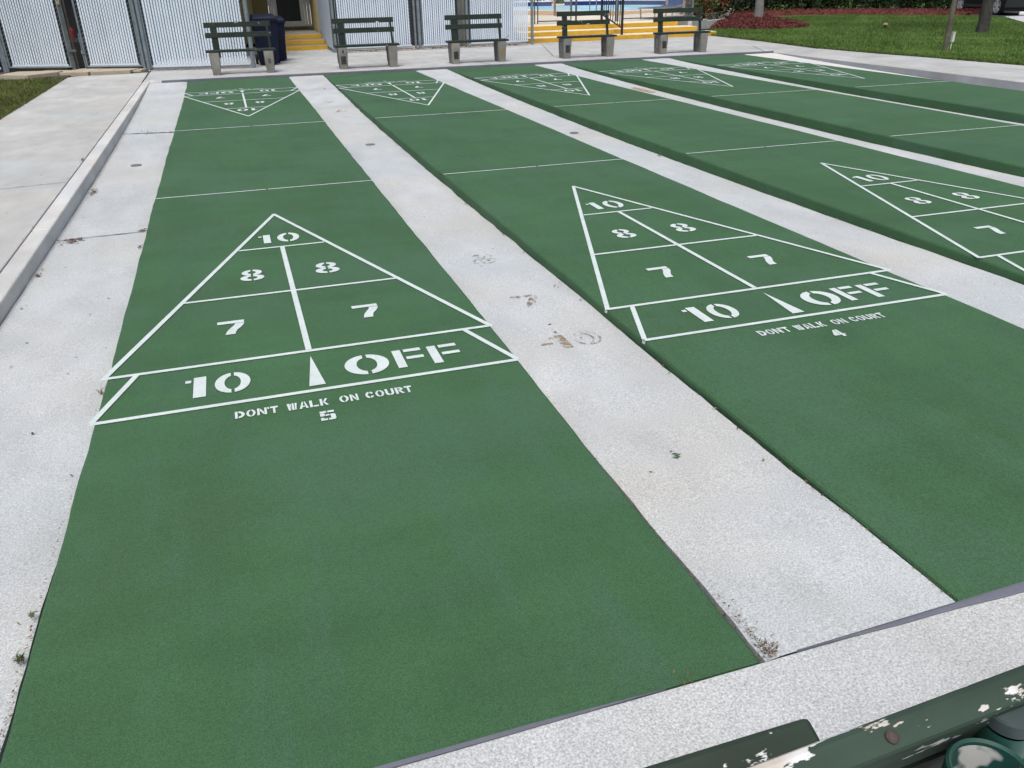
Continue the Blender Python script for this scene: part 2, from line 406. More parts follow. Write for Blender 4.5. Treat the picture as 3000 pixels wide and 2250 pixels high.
# right walk with kerb face
mb = MB()
for j in range(56):
    y = -1+j*.306; a, b = 12.648+.012*math.sin(y*1.3), 12.648+.012*math.sin((y+.306)*1.3)
    mb.add([(a, y, -.3), (b, y+.306, -.3), (b, y+.306, -.006), (a, y, -.006), (a+.03, y, -.3), (b+.03, y+.306, -.3), (b+.03, y+.306, -.006), (a+.03, y, -.006)], [(0, 3, 2, 1), (3, 7, 6, 2)])
struct('kerb_face', mb, M['kerb_face'])
def kerbx(y): return 12.66+.012*math.sin(y*1.3)
pts = [(kerbx(y*.4), y*.4) for y in range(-17, 41)] + [(12.64, 16.19), (14.13, 16.28), (14.3, 14.5), (14.49, 13.4), (14.75, 11.1), (15.1, 8), (15.6, -6.8)]
edge_slab('right_walkway', pts, -.25, .008, M['walk'], .02)
struct('lawn_right', MB().poly([(15.62, -7), (15.1, 8), (14.74, 11.1), (14.48, 13.4), (14.29, 14.5), (14.13, 16.3), (14.44, 19), (14.6, 22.9), (18.6, 27.6), (20.0, 60), (120, 60), (120, -7)], .012), M['lawn'])

# ================================================================== STENCIL GLYPHS (unit box)
def half(cx, cy, rx, ry, ix, iy, side, gap, a0=-1e9, a1=1e9, n=14):
    ao = math.acos(min(1, gap/rx)); ai = math.acos(min(1, gap/ix))
    o = [ao*(-1+2*i/n) for i in range(n+1)]; q = [ai*(1-2*i/n) for i in range(n+1)]
    return [(cx+side*rx*math.cos(a), cy+ry*math.sin(a)) for a in o] + [(cx+side*ix*math.cos(a), cy+iy*math.sin(a)) for a in q]
def arc(cx, cy, rx, ry, ix, iy, d0, d1, n=10):
    A = [math.radians(d0+(d1-d0)*i/n) for i in range(n+1)]
    return [(cx+rx*math.cos(a), cy+ry*math.sin(a)) for a in A]+[(cx+ix*math.cos(a), cy+iy*math.sin(a)) for a in A[::-1]]
def R(x0, y0, x1, y1): return [(x0, y0), (x1, y0), (x1, y1), (x0, y1)]
O_ = [half(.5, .5, .5, .5, .23, .34, s, .045) for s in (-1, 1)]
G = {
 'O': O_, '0': O_,
 '1': [R(.40, 0, 1, 1), R(0, .76, .28, .89)],
 '7': [R(0, .80, 1, 1), [(.66, .775), (1, .775), (.99, .68), (.90, .50), (.74, .30), (.68, .14), (.66, 0), (.30, 0), (.33, .16), (.40, .32), (.52, .5), (.62, .64)]],
 '8': [half(.5, .74, .43, .26, .17, .12, s, .045) for s in (-1, 1)] + [half(.5, .26, .5, .26, .21, .12, s, .045) for s in (-1, 1)],
 'F': [R(0, 0, .30, 1), R(.40, .84, 1, 1), R(.40, .42, 1, .57)],
 '5': [R(0, .80, .44, 1), R(.52, .80, .95, 1), R(0, .46, .30, .77), [(.34, .46), (.34, .62), (.6, .62), (.6, .46)], [(.64, .62), (.9, .62), (1, .52), (1, .1), (.9, 0), (.52, 0), (.52, .18), (.68, .18), (.68, .46), (.64, .46)], R(0, 0, .44, .18), R(0, .18, .2, .30)],
 '4': [[(0, .22), (0, .38), (.46, 1), (.56, 1), (.56, .40), (.28, .40), (.56, .36), (.56, .22)], R(.60, 0, .86, 1), R(.88, .22, 1, .38)],
 '3': [half(.45, .74, .5, .26, .2, .1, 1, .045), half(.45, .26, .55, .26, .22, .1, 1, .045), R(0, .82, .4, 1), R(0, 0, .4, .18)],
 '2': [half(.5, .72, .5, .28, .2, .12, 1, .045), arc(.5, .72, .5, .28, .2, .12, 100, 170), [(.5, .44), (.95, .56), (.45, .2), (0, .2)], R(0, 0, 1, .17)],
 'D': [R(0, 0, .27, 1), half(.30, .5, .70, .5, .38, .25, 1, .06)],
 'N': [R(0, 0, .25, 1), R(.75, 0, 1, 1), [(.29, 1), (.29, .62), (.71, 0), (.71, .38)]],
 "'": [R(.2, .72, .8, 1)],
 'T': [R(0, .76, 1, 1), R(.34, 0, .64, .76)],
 'W': [[(0, 1), (.27, 1), (.36, 0), (.15, 0)], [(.31, .82), (.44, 1), (.40, 0)], [(.50, 1), (.68, 1), (.70, 0), (.48, 0)], [(.76, .4), (.80, 1), (1, 1), (.88, 0), (.74, 0)]],
 'A': [[(0, 0), (.27, 0), (.52, 1), (.36, 1)], [(.58, 1), (.68, 1), (1, 0), (.72, 0)], R(.32, .2, .6, .38)],
 'L': [R(0, 0, .32, 1), R(.40, 0, 1, .22)],
 'K': [R(0, 0, .32, 1), [(.38, .5), (.68, 1), (1, 1), (.64, .52)], [(.38, .46), (.64, .48), (1, 0), (.70, 0)]],
 'C': [half(.5, .5, .5, .5, .22, .26, -1, .05), arc(.5, .5, .5, .5, .22, .26, 25, 80), arc(.5, .5, .5, .5, .22, .26, -80, -25)],
 'U': [R(0, .36, .29, 1), R(.71, .36, 1, 1), arc(.5, .36, .5, .36, .21, .12, 180, 262), arc(.5, .36, .5, .36, .21, .12, 278, 360)],
 'R': [R(0, 0, .30, 1), half(.34, .72, .6, .28, .3, .1, 1, .04), [(.38, .42), (.68, .46), (1, 0), (.68, 0)]],
}
def glyph(mb, ch, x, y, w, h, z, tf, rot=0.):
    for p in G[ch]:
        q = [tf(x+a*w+(b-.5)*h*rot*0, y+b*h) for a, b in p]; mb.poly(q, z)
def line(mb, a, b, w, z, tf):
    a = Vector(a); b = Vector(b); d = (b-a).normalized(); n = Vector((-d.y, d.x))*w/2
    mb.poly([tf(*p) for p in (a+n, b+n, b-n, a-n)], z)
TXT = [('D', 280, 365), ('O', 380, 460), ('N', 475, 560), ("'", 562, 588), ('T', 592, 660), ('W', 740, 832), ('A', 850, 932), ('L', 945, 1025), ('K', 1040, 1115),
       ('O', 1220, 1305), ('N', 1320, 1395), ('C', 1465, 1545), ('O', 1560, 1640), ('U', 1655, 1735), ('R', 1750, 1830), ('T', 1840, 1910)]
def diagram(mb, tf, k=1.):
    L = .085*k; z = .0040
    line(mb, (0.0, 6.54), (6.0, 6.54), L, z, tf); line(mb, (0.0, 8.0), (6.0, 8.0), L, z, tf)
    line(mb, (1.04, 11.0), (4.96, 11.0), L*.95, z, tf); line(mb, (2.08, 14.05), (3.92, 14.05), L*.9, z, tf)
    line(mb, (3, 8.04), (3, 14.0), .095, z+.0012, tf)
    for s in (-1, 1):
        line(mb, (3+s*3.0, 7.97), (3-s*.012, 17.05), .088, z+.0006+.0003*s, tf)
        line(mb, (3+s*2.99, 6.56), (3+s*2.53, 7.98), .085, z+.0006, tf)
    mb.poly([tf(3.0, 7.78), tf(2.88, 6.70), tf(3.115, 6.70)], z)
    glyph(mb, '1', 1.17, 6.88, .29, .69, z, tf); glyph(mb, '0', 1.58, 6.88, .50, .69, z, tf)
    glyph(mb, 'O', 3.45, 6.81, .67, .72, z, tf); glyph(mb, 'F', 4.22, 6.86, .45, .66, z, tf); glyph(mb, 'F', 4.77, 6.84, .47, .66, z, tf)
    glyph(mb, '7', 1.62, 9.14, .44, .63, z, tf); glyph(mb, '7', 3.91, 9.11, .45, .63, z, tf)
    glyph(mb, '8', 2.06, 11.87, .46, .70, z, tf); glyph(mb, '8', 3.52, 11.82, .48, .70, z, tf)
    glyph(mb, '1', 2.53, 14.43, .26, .68, z, tf); glyph(mb, '0', 2.94, 14.40, .49, .74, z, tf)
def warning(tf, num, parent):
    for a0, b0 in ((0, 5), (5, 9), (9, 11), (11, 16)):
        mb = MB()
        for ch, a, b in TXT[a0:b0]:
            x0 = 1.84+(a-280)/1630*2.42; x1 = 1.84+(b-280)/1630*2.42
            glyph(mb, ch, x0, 6.035+(x0-1.84)*-.008, x1-x0, .205, .004, tf)
        mb.build('warning_lettering', M['line'], parent)
    mb = MB(); glyph(mb, num, 2.93, 5.58, .20 if num != '1' else .14, .27, .004, tf); mb.build('court_number', M['line'], parent)
# ================================================================== COURTS
DESC = ['leftmost green shuffleboard court, numbered 5 below its near triangle',
        'green shuffleboard court numbered 4 below its near triangle, second from left',
        'middle green shuffleboard court whose near triangle runs out of the right frame edge',
        'fourth green shuffleboard court from the left, only its far triangle in view',
        'rightmost green shuffleboard court beside the grey kerb face and right walkway']
EDGE = []
for ci in range(5):
    x0 = CX[ci]
    c = thing('shuffleboard_court', (x0+CW/2, CL/2, -.16), DESC[ci], 'shuffleboard court', 'green shuffleboard courts side by side')
    mb = MB(); ny = 160; a = smooth1(200+ci, ny+1, .0022, 4); b = smooth1(300+ci, ny+1, .0022, 4); a2 = smooth1(400+ci, ny+1, .010, 34); b2 = smooth1(450+ci, ny+1, .010, 34); a = [p+q for p, q in zip(a, a2)]; b = [p+q for p, q in zip(b, b2)]; EDGE.append((a, b)); rows = []
    for j in range(ny+1):
        y = .006+(CL-.010)*j/ny
        xs = [(x0+a[j], -.2), (x0+a[j], -.016), (x0+a[j]+.004, -.006), (x0+a[j]+.014, 0)] + [(x0+.014+(CW-.028)*i/6, 0) for i in range(1, 6)] + \
             [(x0+CW+b[j]-.014, 0), (x0+CW+b[j]-.004, -.006), (x0+CW+b[j], -.016), (x0+CW+b[j], -.2)]
        rows.append([(x, y, z) for x, z in xs])
    n = len(rows[0]); vs = [p for r in rows for p in r]
    mb.add(vs, [(j*n+i, j*n+i+1, (j+1)*n+i+1, (j+1)*n+i) for j in range(ny) for i in range(n-1)], False)
    mb.add(rows[0], [tuple(range(n))]); mb.add(rows[-1], [tuple(range(n))[::-1]])
    mb.build('slab', M['court'], c)
    near = lambda u, y, x0=x0: (x0+u*FT, y*FT)
    far = lambda u, y, x0=x0: (x0+(6-u)*FT, (52.2-y)*FT)
    for nm, tf in (('near', near), ('far', far)):
        wf = 1.0 if nm == 'near' else 1.25; d = MB(); diagram(d, tf, wf); d.build('scoring_triangle', M['line'], c)
        warning(tf, '54321'[ci], c)
        dl = MB(); line(dl, (0.0, 20.0), (2.96, 20.0), .062*wf, .004, tf); line(dl, (3.02, 20.0), (6.0, 20.0), .062*wf, .004, tf)
        dl.build('dead_line', M['line'], c)
# gutters, fitted to the courts' wandering edges
gutter(-.668, .0, GD['left'], M['gutter'], 1, 16.1, er=0)
for i in range(4):
    gutter(CX[i]+CW, CX[i+1], GD['g%d' % i], M['gutter'], 10+i, z0=.002 if i == 0 else 0, el=i, er=i+1)
gutter(CX[4]+CW, 12.648, GD['right'], M['gutter_white'], 20, el=4)

# white drips where the line paint wraps over court 4's left arris
_c4 = [o for o in bpy.data.objects if o.name.startswith('shuffleboard_court')][1]
for y0 in (6.5, 7.95):
    xe = CX[1]+EDGE[1][0][int(160*y0*FT/CL)]-.002
    MB().add([(xe, y0*FT, -.001), (xe, (y0+.12)*FT, -.001), (xe-.0015, (y0+.11)*FT, -.020), (xe-.0015, (y0+.02)*FT, -.017)], [(0, 1, 2, 3)]).build('paint_overspray', M['line'], _c4)
# faded old numbers in the gutter between courts 5 and 4
def marks(items, mat, dm):
    for ch, x, y, w, h, fl in items:
        mb = MB(); tf = (lambda u, v: (u, v)) if not fl else (lambda u, v, x=x, y=y, w=w, h=h: (2*x+w-u, 2*y+h-v))
        if ch in '80' and mat is M['old_black']:
            for p in G[ch]:
                for (a0, b0), (a1, b1) in zip(p, p[1:]+p[:1]):
                    line(mb, tf(x+a0*w, y+b0*h), tf(x+a1*w, y+b1*h), .011, 0, lambda u, v: (u, v))
        elif ch == '-': mb.poly([tf(x, y), tf(x+w, y), tf(x+w, y+h), tf(x, y+h)], 0)
        else: glyph(mb, ch, x, y, w, h, 0, tf)
        mb.v = [(p[0], p[1], gz(p[1], dm)+.006) for p in mb.v]
        struct('faded_marking', mb, mat)
marks([('-', 2.02, 2.19, .06, .02, 0), ('1', 2.08, 2.12, .08, .17, 0)], M['old_brown'], GD['g0'])
marks([('0', 2.20, 2.12, .13, .17, 0), ('7', 2.09, 2.74, .15, .19, 0), ('8', 2.08, 3.60, .15, .2, 0), ('0', 2.07, 13.72, .14, .2, 1), ('1', 2.26, 13.72, .06, .2, 1), ('-', 2.36, 13.82, .05, .03, 0)], M['old_black'], GD['g0'])
marks([('8', 2.09, 12.1, .15, .2, 1), ('7', 2.12, 11.1, .15, .2, 1)], M['old_black'], GD['g0'])
def blob(x, y, rx, ry, mat, dm, seed):
    r = random.Random(seed); mb = MB(); mb.poly([(x+rx*math.cos(t*.4)*r.uniform(.6, 1.1), y+ry*math.sin(t*.4)*r.uniform(.6, 1.1)) for t in range(16)], 0)
    mb.v = [(p[0], p[1], gz(p[1], dm)+.006) for p in mb.v]; struct('stain', mb, mat)
blob(7.22, 11.6, .1, .5, M['rust_stain'], GD['g2'], 3); blob(9.7, 10.2, .12, .3, M['rust_stain'], GD['g3'], 4); blob(7.1, 7.4, .1, .35, M['rust_stain'], GD['g2'], 5)
# drain grates
def drain(x, y, dm, label):
    z = gz(y, dm)+.004
    t = thing('drain_grate', (x, y, z), label, 'drain', 'round drain grates in the gutters')
    mb = MB().lathe((x, y, z), [(.055, -.01), (.055, .004), (.050, .005), (.049, .002), (.0, .002)], 20); mb.build('rim', M['grate'], t)
    mb = MB()
    for k in range(-3, 4): h = (.05**2-(k*.0135)**2)**.5; mb.box(x+k*.0135-.003, x+k*.0135+.003, y-h, y+h, z+.0022, z+.0045)
    mb.build('slats', M['grate'], t)
drain(-.33, 8.29, GD['left'], 'round iron drain grate in the gutter left of court 5')
drain(2.17, 8.37, GD['g0'], 'round iron drain grate in the gutter between courts 5 and 4')
drain(4.64, 8.25, GD['g1'], 'round iron drain grate in the gutter right of court 4')

# ================================================================== BENCHES (local: x across, front at y=0, back at +y)
def make_bench(label, woodm, number=None, sy=0., near=None):
    b = thing('bench', (0, 0, 0), label, 'bench', 'green wooden benches on concrete legs')
    L = lambda mb, n, m, p=b, bv=.004: mb.build(n, m, p, local=True, bevel=bv)
    for s in (-1, 1):
        cx = s*.515; mb = MB()
        # tapered cast leg with chamfered front, slight waist
        prof = [(0, .072, .004), (.10, .082, -.003), (.30, .092, -.008), (.412, .094, -.006)]
        vs = []
        for z, hw, y0 in prof:
            y0 += sy; vs += [(cx-hw, y0+.012, z), (cx-hw+.012, y0, z), (cx+hw-.012, y0, z), (cx+hw, y0+.012, z), (cx+hw-.01, .36, z), (cx-hw+.01, .36, z)]
        fs = [(i*6+j, i*6+(j+1) % 6, (i+1)*6+(j+1) % 6, (i+1)*6+j) for i in range(3) for j in range(6)] + [tuple(range(6))[::-1], tuple(range(18, 24))]
        mb.add(vs, fs); leg = L(mb, 'leg', M['block'], b, .003)
        for sx in (-1, 1):       # dark bars paint the shade of a sunk panel on either side
            X = cx+sx*.0935; pm = MB()
            for (ya, yb, za, zb) in ((.10, .27, .345, .352), (.10, .107, .12, .345), (.263, .27, .12, .345), (.10, .27, .113, .12)):
                pm.box(min(X, X-sx*.006), max(X, X-sx*.006), ya, yb, za, zb)
            L(pm, 'recess_shade', M['recess_shade'], leg, 0)
    mb = MB(); mb.box(-.665, .665, sy, .30+sy*.4, .414, .452); L(mb, 'seat', woodm, b, .005)
    if near:
        ln = math.radians(20); U = Vector((0, math.sin(ln), math.cos(ln))); T = Vector((0, math.cos(ln), -math.sin(ln))); FTp = Vector((0, near[0], near[1]))
        for k in (2, 1, 0):
            p = FTp-U*(.102*k); mb = MB(); vs = []
            for x in (-.635, .635): vs += [p-U*.09, p, p+T*near[2], p-U*.09+T*near[2]]; vs[-4:] = [v+Vector((x, 0, 0)) for v in vs[-4:]]
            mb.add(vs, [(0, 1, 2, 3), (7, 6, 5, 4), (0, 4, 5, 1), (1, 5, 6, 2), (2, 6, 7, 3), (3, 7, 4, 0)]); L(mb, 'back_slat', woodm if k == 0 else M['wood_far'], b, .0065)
        for x in (-.5, .5):
            mb = MB(); mb.beam(FTp+T*-.02+Vector((x, 0, 0))-U*.17, FTp+T*-.02+Vector((x, 0, 0))-U*.72, .1, .035, T); L(mb, 'back_post', M['wood_far'])
        return b
    for (z0, z1, y) in ((.662, .757, .345), (.846, .942, .372)):
        mb = MB(); lean = .028*(z1-z0)
        mb.add([(-.635, y, z0), (.635, y, z0), (.635, y+.036, z0), (-.635, y+.036, z0), (-.63, y+lean+.01, z1), (.635, y+lean+.01, z1), (.635, y+.046+lean, z1), (-.63, y+.046+lean, z1)],
               [(0, 3, 2, 1), (4, 5, 6, 7), (0, 1, 5, 4), (1, 2, 6, 5), (2, 3, 7, 6), (3, 0, 4, 7)])
        sl = L(mb, 'back_slat', woodm, b, .004)
        for bx in (-.47, -.42, .57):
            bo = MB().lathe((bx, 0, 0), [(.0, .004), (.006, .003), (.008, 0)], 8)
            bo.v = [(x, y+lean*.5+.004-zz, (z0+z1)/2+yy) for x, yy, zz in bo.v]; L(bo, 'bolt', M['rustbolt'], sl, 0)
    mb = MB(); mb.beam((-.45, .335, .30), (-.45, .405, .940), .118, .035, (0, 1, 0)); L(mb, 'back_post', M['wood_far'])
    mb = MB(); mb.beam((.585, .325, .30), (.565, .415, .935), .036, .07, (0, 1, 0)); L(mb, 'back_post', M['wood_far'])
    if number:
        kind, bx, z, h = number; pm = MB()
        if kind in G:
            for p in G[kind]: pm.poly([(bx-.022+u*.044, z+v*h) for u, v in p], 0)
            pm.v = [(x, -.010, y) for x, y, _ in pm.v]; pm.f = [f[::-1] for f in pm.f] if False else pm.f
            L(pm, 'leg_number', M['old_black'] if False else M['dark'], b, 0)
        else:
            pm.add([(bx-.05, -.0105, z), (bx+.05, -.0105, z), (bx+.05, -.0105, z+h), (bx-.05, -.0105, z+h)], [(0, 1, 2, 3)])
            L(pm, 'leg_patch', M['yellowpatch'] if kind == 'yellow' else M['darkpatch'], b, 0)
    return b
BX = [1.045, 3.54, 5.915, 8.46, 10.83]
BL = ['dark green bench in front of the navy trash bin, leftmost of the far row',
      'dark green bench with scuffed top slat, right of the small yellow steps',
      'dark green bench with scuffed slats in front of the right slatted fence gate',
      'dark green bench in front of the wide yellow steps, left of the black handrail',
      'dark green bench beside the lawn corner, rightmost of the far row']
NUM = [('5', .515, .19, .075), ('4', -.515, .30, .075), ('yellow', .515, .16, .10), ('dark', -.515, .13, .15), ('dark', -.515, .13, .15)]
for i in range(5):
    b = make_bench(BL[i], M['wood_far'], NUM[i]); b.location = (BX[i], 16.82, .0); b.rotation_euler.z = random.uniform(-.01, .01)
    if i in (1, 2):       # dark patch on the other leg as well
        pm = MB(); pm.add([(-.565, -.0105, .10), (-.465, -.0105, .10), (-.465, -.0105, .25), (-.565, -.0105, .25)], [(0, 1, 2, 3)])
        pm.build('leg_patch', M['darkpatch'], b, local=True)
# near benches seen from behind: turned round, back towards the camera
def near_bench(label, fx, fy, fz, wm, thick, rz):     # (fx, fy, fz): world position of the slat's front top corner at local x = 0
    b = make_bench(label, wm, None, .115, (.385, fz, thick))
    b.rotation_euler.z = math.pi+rz
    b.location = (fx-.385*math.sin(rz), fy+.385*math.cos(rz), 0)
    return b
nbA = near_bench('dark green near bench with peeling white paint and cups behind its top slat', 1.725, -.853, .955, M['wood_near'], .032, math.radians(2.5))
nbB = near_bench('dark green near bench with a weathered slat end, left of the peeling one', .583, -.815, .905, M['wood_near_b'], .05, 0.)
mb = MB().lathe((0, 0, 0), [(.0, .004), (.004, .0035), (.0065, .001), (.0065, -.004)], 14)
bt = mb.build('bolt', M['rustbolt'], [o for o in nbA.children if o.name.startswith('back_slat')][-1], local=True)
bt.location = (.482, .4045, .950); bt.rotation_euler.x = math.radians(-20)

# cup holders behind the near bench: green pipe cup and a capped pipe
cup = thing('cup_holder', (1.345, -.925, .708), 'open dark green cup with peeling white lining fixed behind near bench', 'cup holder')
MB().lathe((1.345, -.925, .708), [(.040, 0), (.040, .19), (.0375, .193), (.035, .19), (.035, .14)], 56).build('shell', M['pvc'], cup)
MB().lathe((1.345, -.925, .708), [(.0348, .186), (.0348, .13), (.0, .128)], 32).build('lining', M['cupin'], cup)
MB().lathe((1.333, -.908, .829), [(.0, .006), (.009, .005), (.011, 0)], 14).build('bolt', M['rustbolt'], cup)
MB().box(1.32, 1.36, -.883, -.868, .78, .80).build('bracket', M['steel_dark'], cup)
cp = thing('capped_pipe', (1.400, -.888, .62), 'dark green pipe with a flat grey cap beside the open cup', 'pipe')
MB().lathe((1.400, -.888, .62), [(.023, 0), (.023, .285)], 24).build('pipe', M['pvc'], cp)
MB().lathe((1.400, -.888, .62), [(.0232, .288), (.0245, .289), (.0245, .303), (.0236, .3055), (.0, .306)], 40).build('cap', M['cap'], cp)

# ================================================================== SLATTED FENCES
def frame_pts(p0, p1):
    d = Vector((p1[0]-p0[0], p1[1]-p0[1], 0)); Ln = d.length; return Vector((p0[0], p0[1], 0)), d.normalized(), Ln
def slats(t, p0, p1, z0, z1, pitch=.0555, w=.0395, seed=0):
    o, d, Ln = frame_pts(p0, p1); nrm = Vector((d.y, -d.x, 0)); r = random.Random(seed); mb = MB()
    n = int(Ln/pitch); off = (Ln-n*pitch)/2
    for i in range(n):
        c = o+d*(off+(i+.5)*pitch+r.uniform(-.002, .002)); dz = r.uniform(-.006, .006); tw = r.uniform(-.1, .1)
        dd = (d*math.cos(tw)+nrm*math.sin(tw)).normalized()
        mb.beam(c+Vector((0, 0, z0+.035+dz)), c+Vector((0, 0, z1+dz)), w+r.uniform(-.002, .002), .005, nrm)
    mb.beam(o+Vector((0, 0, z0+.02))-nrm*.004, o+d*Ln+Vector((0, 0, z0+.02))-nrm*.004, .006, .036, (0, 0, 1))
    mb.build('slat_infill', M['slat'], t)
def mesh_wire(t, p0, p1, z0, z1, step=.0785, r=.0016, both=False, front=.008, name='wire_mesh'):
    o, d, Ln = frame_pts(p0, p1); nrm = Vector((d.y, -d.x, 0)); H = z1-z0; mb = MB()
    for sgn in ((1, -1) if both else (1,)):
        k = -H
        while k < Ln:
            a = max(0, k); b = min(Ln, k+H)
            if b-a > .01:
                za, zb = (a-k, b-k); za, zb = (z0+za, z0+zb) if sgn > 0 else (z1-za, z1-zb)
                A = o+d*a+nrm*front; B = o+d*b+nrm*front
                mb.beam((A.x, A.y, za), (B.x, B.y, zb), 2*r, 2*r, nrm)
            k += step
    mb.build(name, M['wire'], t)
def gate(name, label, cat, p0, p1, z0, z1, seed, latch=False, group=None):
    o, d, Ln = frame_pts(p0, p1); t = thing(name, (*p0, z0), label, cat, group)
    mb = MB(); R_ = .021
    A = lambda s, z: o+d*s+Vector((0, 0, z))
    mb.tube([A(0, z0), A(0, z1)], R_); mb.tube([A(Ln, z0), A(Ln, z1)], R_); mb.tube([A(R_, z0+.01), A(Ln-R_, z0+.01)], .02); mb.tube([A(R_, z1), A(Ln-R_, z1)], .02)
    mb.build('frame', M['steel'], t)
    slats(t, (o+d*.065)[:2], (o+d*(Ln-.065))[:2], z0+.03, z1-.03, seed=seed); mesh_wire(t, (o+d*.03)[:2], (o+d*(Ln-.03))[:2], z0+.04, z1-.03)
    for s, z in ((0, z0+.25), (0, z1-.3), (Ln, z0+.25), (Ln, z0+.85)):
        c = A(s, z); MB().box(c.x-.035, c.x+.035, c.y-.03, c.y+.03, z-.012, z+.012).build('hinge', M['steel_dark'], t, bevel=.003)
    return t, A, Ln
FH = 1.85
LA, LB, LC = (-3.77, 19.76), (-.83, 18.56), (1.28, 18.14)
def lerp(a, b, k): return (a[0]+(b[0]-a[0])*k, a[1]+(b[1]-a[1])*k)
def post(p, r, h, label, cat='fence post', mat=None, z0=0., bands=2):
    t = thing('fence_post', (*p, z0), label, cat)
    MB().tube([(p[0], p[1], z0-.05), (p[0], p[1], z0+h)], r, 12).build('pipe', mat or M['steel'], t)
    for k in range(bands):
        z = z0+.22+k*.42; MB().lathe((p[0], p[1], z), [(r, -.012), (r+.005, -.012), (r+.005, .012), (r, .012)], 12).build('band', M['steel'], t)
    MB().lathe((p[0], p[1], z0+h), [(r+.006, -.03), (r+.006, 0), (r*.6, .03), (0, .035)], 12).build('cap', M['steel'], t)
    return t
t, A_, Ln_ = gate('fence_gate', 'white slatted chain link gate leaf, left one of the pair by the grass', 'gate', lerp(LA, LB, .035), lerp(LA, LB, .468), .09, FH, 1, group='slatted gate leaves')
c = A_(Ln_+.03, 1.33); lk = MB().box(c.x-.028, c.x+.028, c.y-.05, c.y-.015, 1.29, 1.345); lk.build('padlock', M['brass'], t, bevel=.006)
MB().tube([(c.x-.02, c.y-.033, 1.345), (c.x-.018, c.y-.033, 1.385), (c.x, c.y-.033, 1.4), (c.x+.018, c.y-.033, 1.385), (c.x+.02, c.y-.033, 1.345)], .006, 8).build('shackle', M['alloy'], t)
t, A_, Ln_ = gate('fence_gate', 'white slatted chain link gate leaf, right one of the pair above the pavers', 'gate', lerp(LA, LB, .578), lerp(LA, LB, .958), .09, FH, 2, group='slatted gate leaves')
c = A_(-.035, .5); MB().tube([(c.x, c.y-.03, .02), (c.x, c.y-.03, .75)], .012, 8).build('drop_rod', M['steel'], t); MB().box(c.x-.025, c.x+.02, c.y-.045, c.y-.012, .36, .42).build('rod_latch', M['steel'], t)
p = lerp(LA, LB, .485); t = thing('gate_stile', (*p, .0), 'weathered upright bars filling the gap between the two gate leaves', 'gate bar')
mb = MB().beam((p[0], p[1], .0), (p[0], p[1], FH), .07, .03, (0, 1, 0)); mb.build('upright', M['steel_dark'], t)
p2 = lerp(LA, LB, .515); MB().beam((p2[0], p2[1]-.03, .0), (p2[0], p2[1]-.03, FH), .035, .03, (0, 1, 0)).build('upright', M['post_dark'], t)
MB().beam((p[0]-.05, p[1]-.03, .42), (p2[0]+.04, p2[1]-.055, .42), .02, .05).build('crossbar', M['steel_dark'], t)
post(LA, .045, FH+.1, 'steel gate post at the left frame edge above the grass'); post(lerp(LA, LB, .018), .03, FH, 'thinner steel post just right of the left edge gate post', bands=3)
post(lerp(LA, LB, .972), .03, FH, 'thinner left post of the steel pair left of the long slatted panel', bands=3); post(LB, .04, FH+.1, 'thicker right post of the steel pair at the path end')
def panel(label, p0, p1, z0, z1, seed, group='slatted fence panels'):
    o, d, Ln = frame_pts(p0, p1); t = thing('slatted_fence', (*p0, z0), label, 'fence', group)
    slats(t, p0, p1, z0+.02, z1, seed=seed); mesh_wire(t, p0, p1, z0-.01, z1)
    A = lambda s, z: o+d*s+Vector((0, 0, z)); nrm = Vector((d.y, -d.x, 0))
    MB().tube([A(-.02, z1+.01)+nrm*-.03, A(Ln+.02, z1+.01)+nrm*-.03], .02).build('top_rail', M['steel'], t)
    MB().tube([A(0, z0+.005)+nrm*.012, A(Ln, z0+.005)+nrm*.012], .008, 6).build('tension_wire', M['steel_dark'], t)
    MB().beam(A(-.015, z0)+nrm*.012, A(-.015, z1)+nrm*.012, .018, .006, nrm).build('tension_bar', M['steel'], t)
    return t
panel('white slatted chain link panel behind the leftmost far bench', lerp(LB, LC, .035), lerp(LB, LC, .962), .05, FH, 3)
panel('white slatted chain link panel cut by the left frame edge', (-6.4, 20.9), (-3.86, 19.80), .05, FH, 4)
post(LC, .045, FH+.1, 'steel post beside the navy trash bin', bands=3)
# right run
YR = 21.45
post((3.44, YR), .038, FH+.1, 'steel corner post right of the small yellow steps'); 
panel('white slatted panel behind the bench right of the small yellow steps', (3.53, YR), (5.41, YR), .07, FH, 5)
post((5.52, YR), .03, FH, 'slim left post of the steel pair in the right slatted fence', bands=3); post((5.63, YR), .045, FH+.1, 'thicker right post of the steel pair in the right slatted fence')
panel('white slatted panel left of the beige pillar', (5.72, YR), (6.62, YR), .06, FH, 6)
panel('white slatted panel between beige pillar and wide yellow steps', (7.02, YR), (8.63, YR), .06, FH, 7)
post((8.74, YR), .04, FH+.1, 'steel end post at the left end of the wide yellow steps', bands=3)
t = thing('gate_pillar', (6.83, YR, 0), 'grey and beige pillar with bolt holes between two slatted panels', 'pillar')
MB().box(6.67, 6.77, YR-.03, YR+.03, 0, FH).build('plate', M['steel_dark'], t, bevel=.004); MB().box(6.772, 6.86, YR-.045, YR+.03, .0, FH).build('pillar', M['post_wood'], t, bevel=.004); MB().tube([(6.92, YR, 0), (6.92, YR, FH)], .045, 12).build('pipe', M['steel'], t)
MB().box(6.80, 6.83, YR-.055, YR-.04, .86, .95).build('latch', M['steel_dark'], t, bevel=.004)
panel('white slatted wing running back beside the small yellow steps', (3.42, 24.6), (3.38, 21.5), .05, FH, 8)
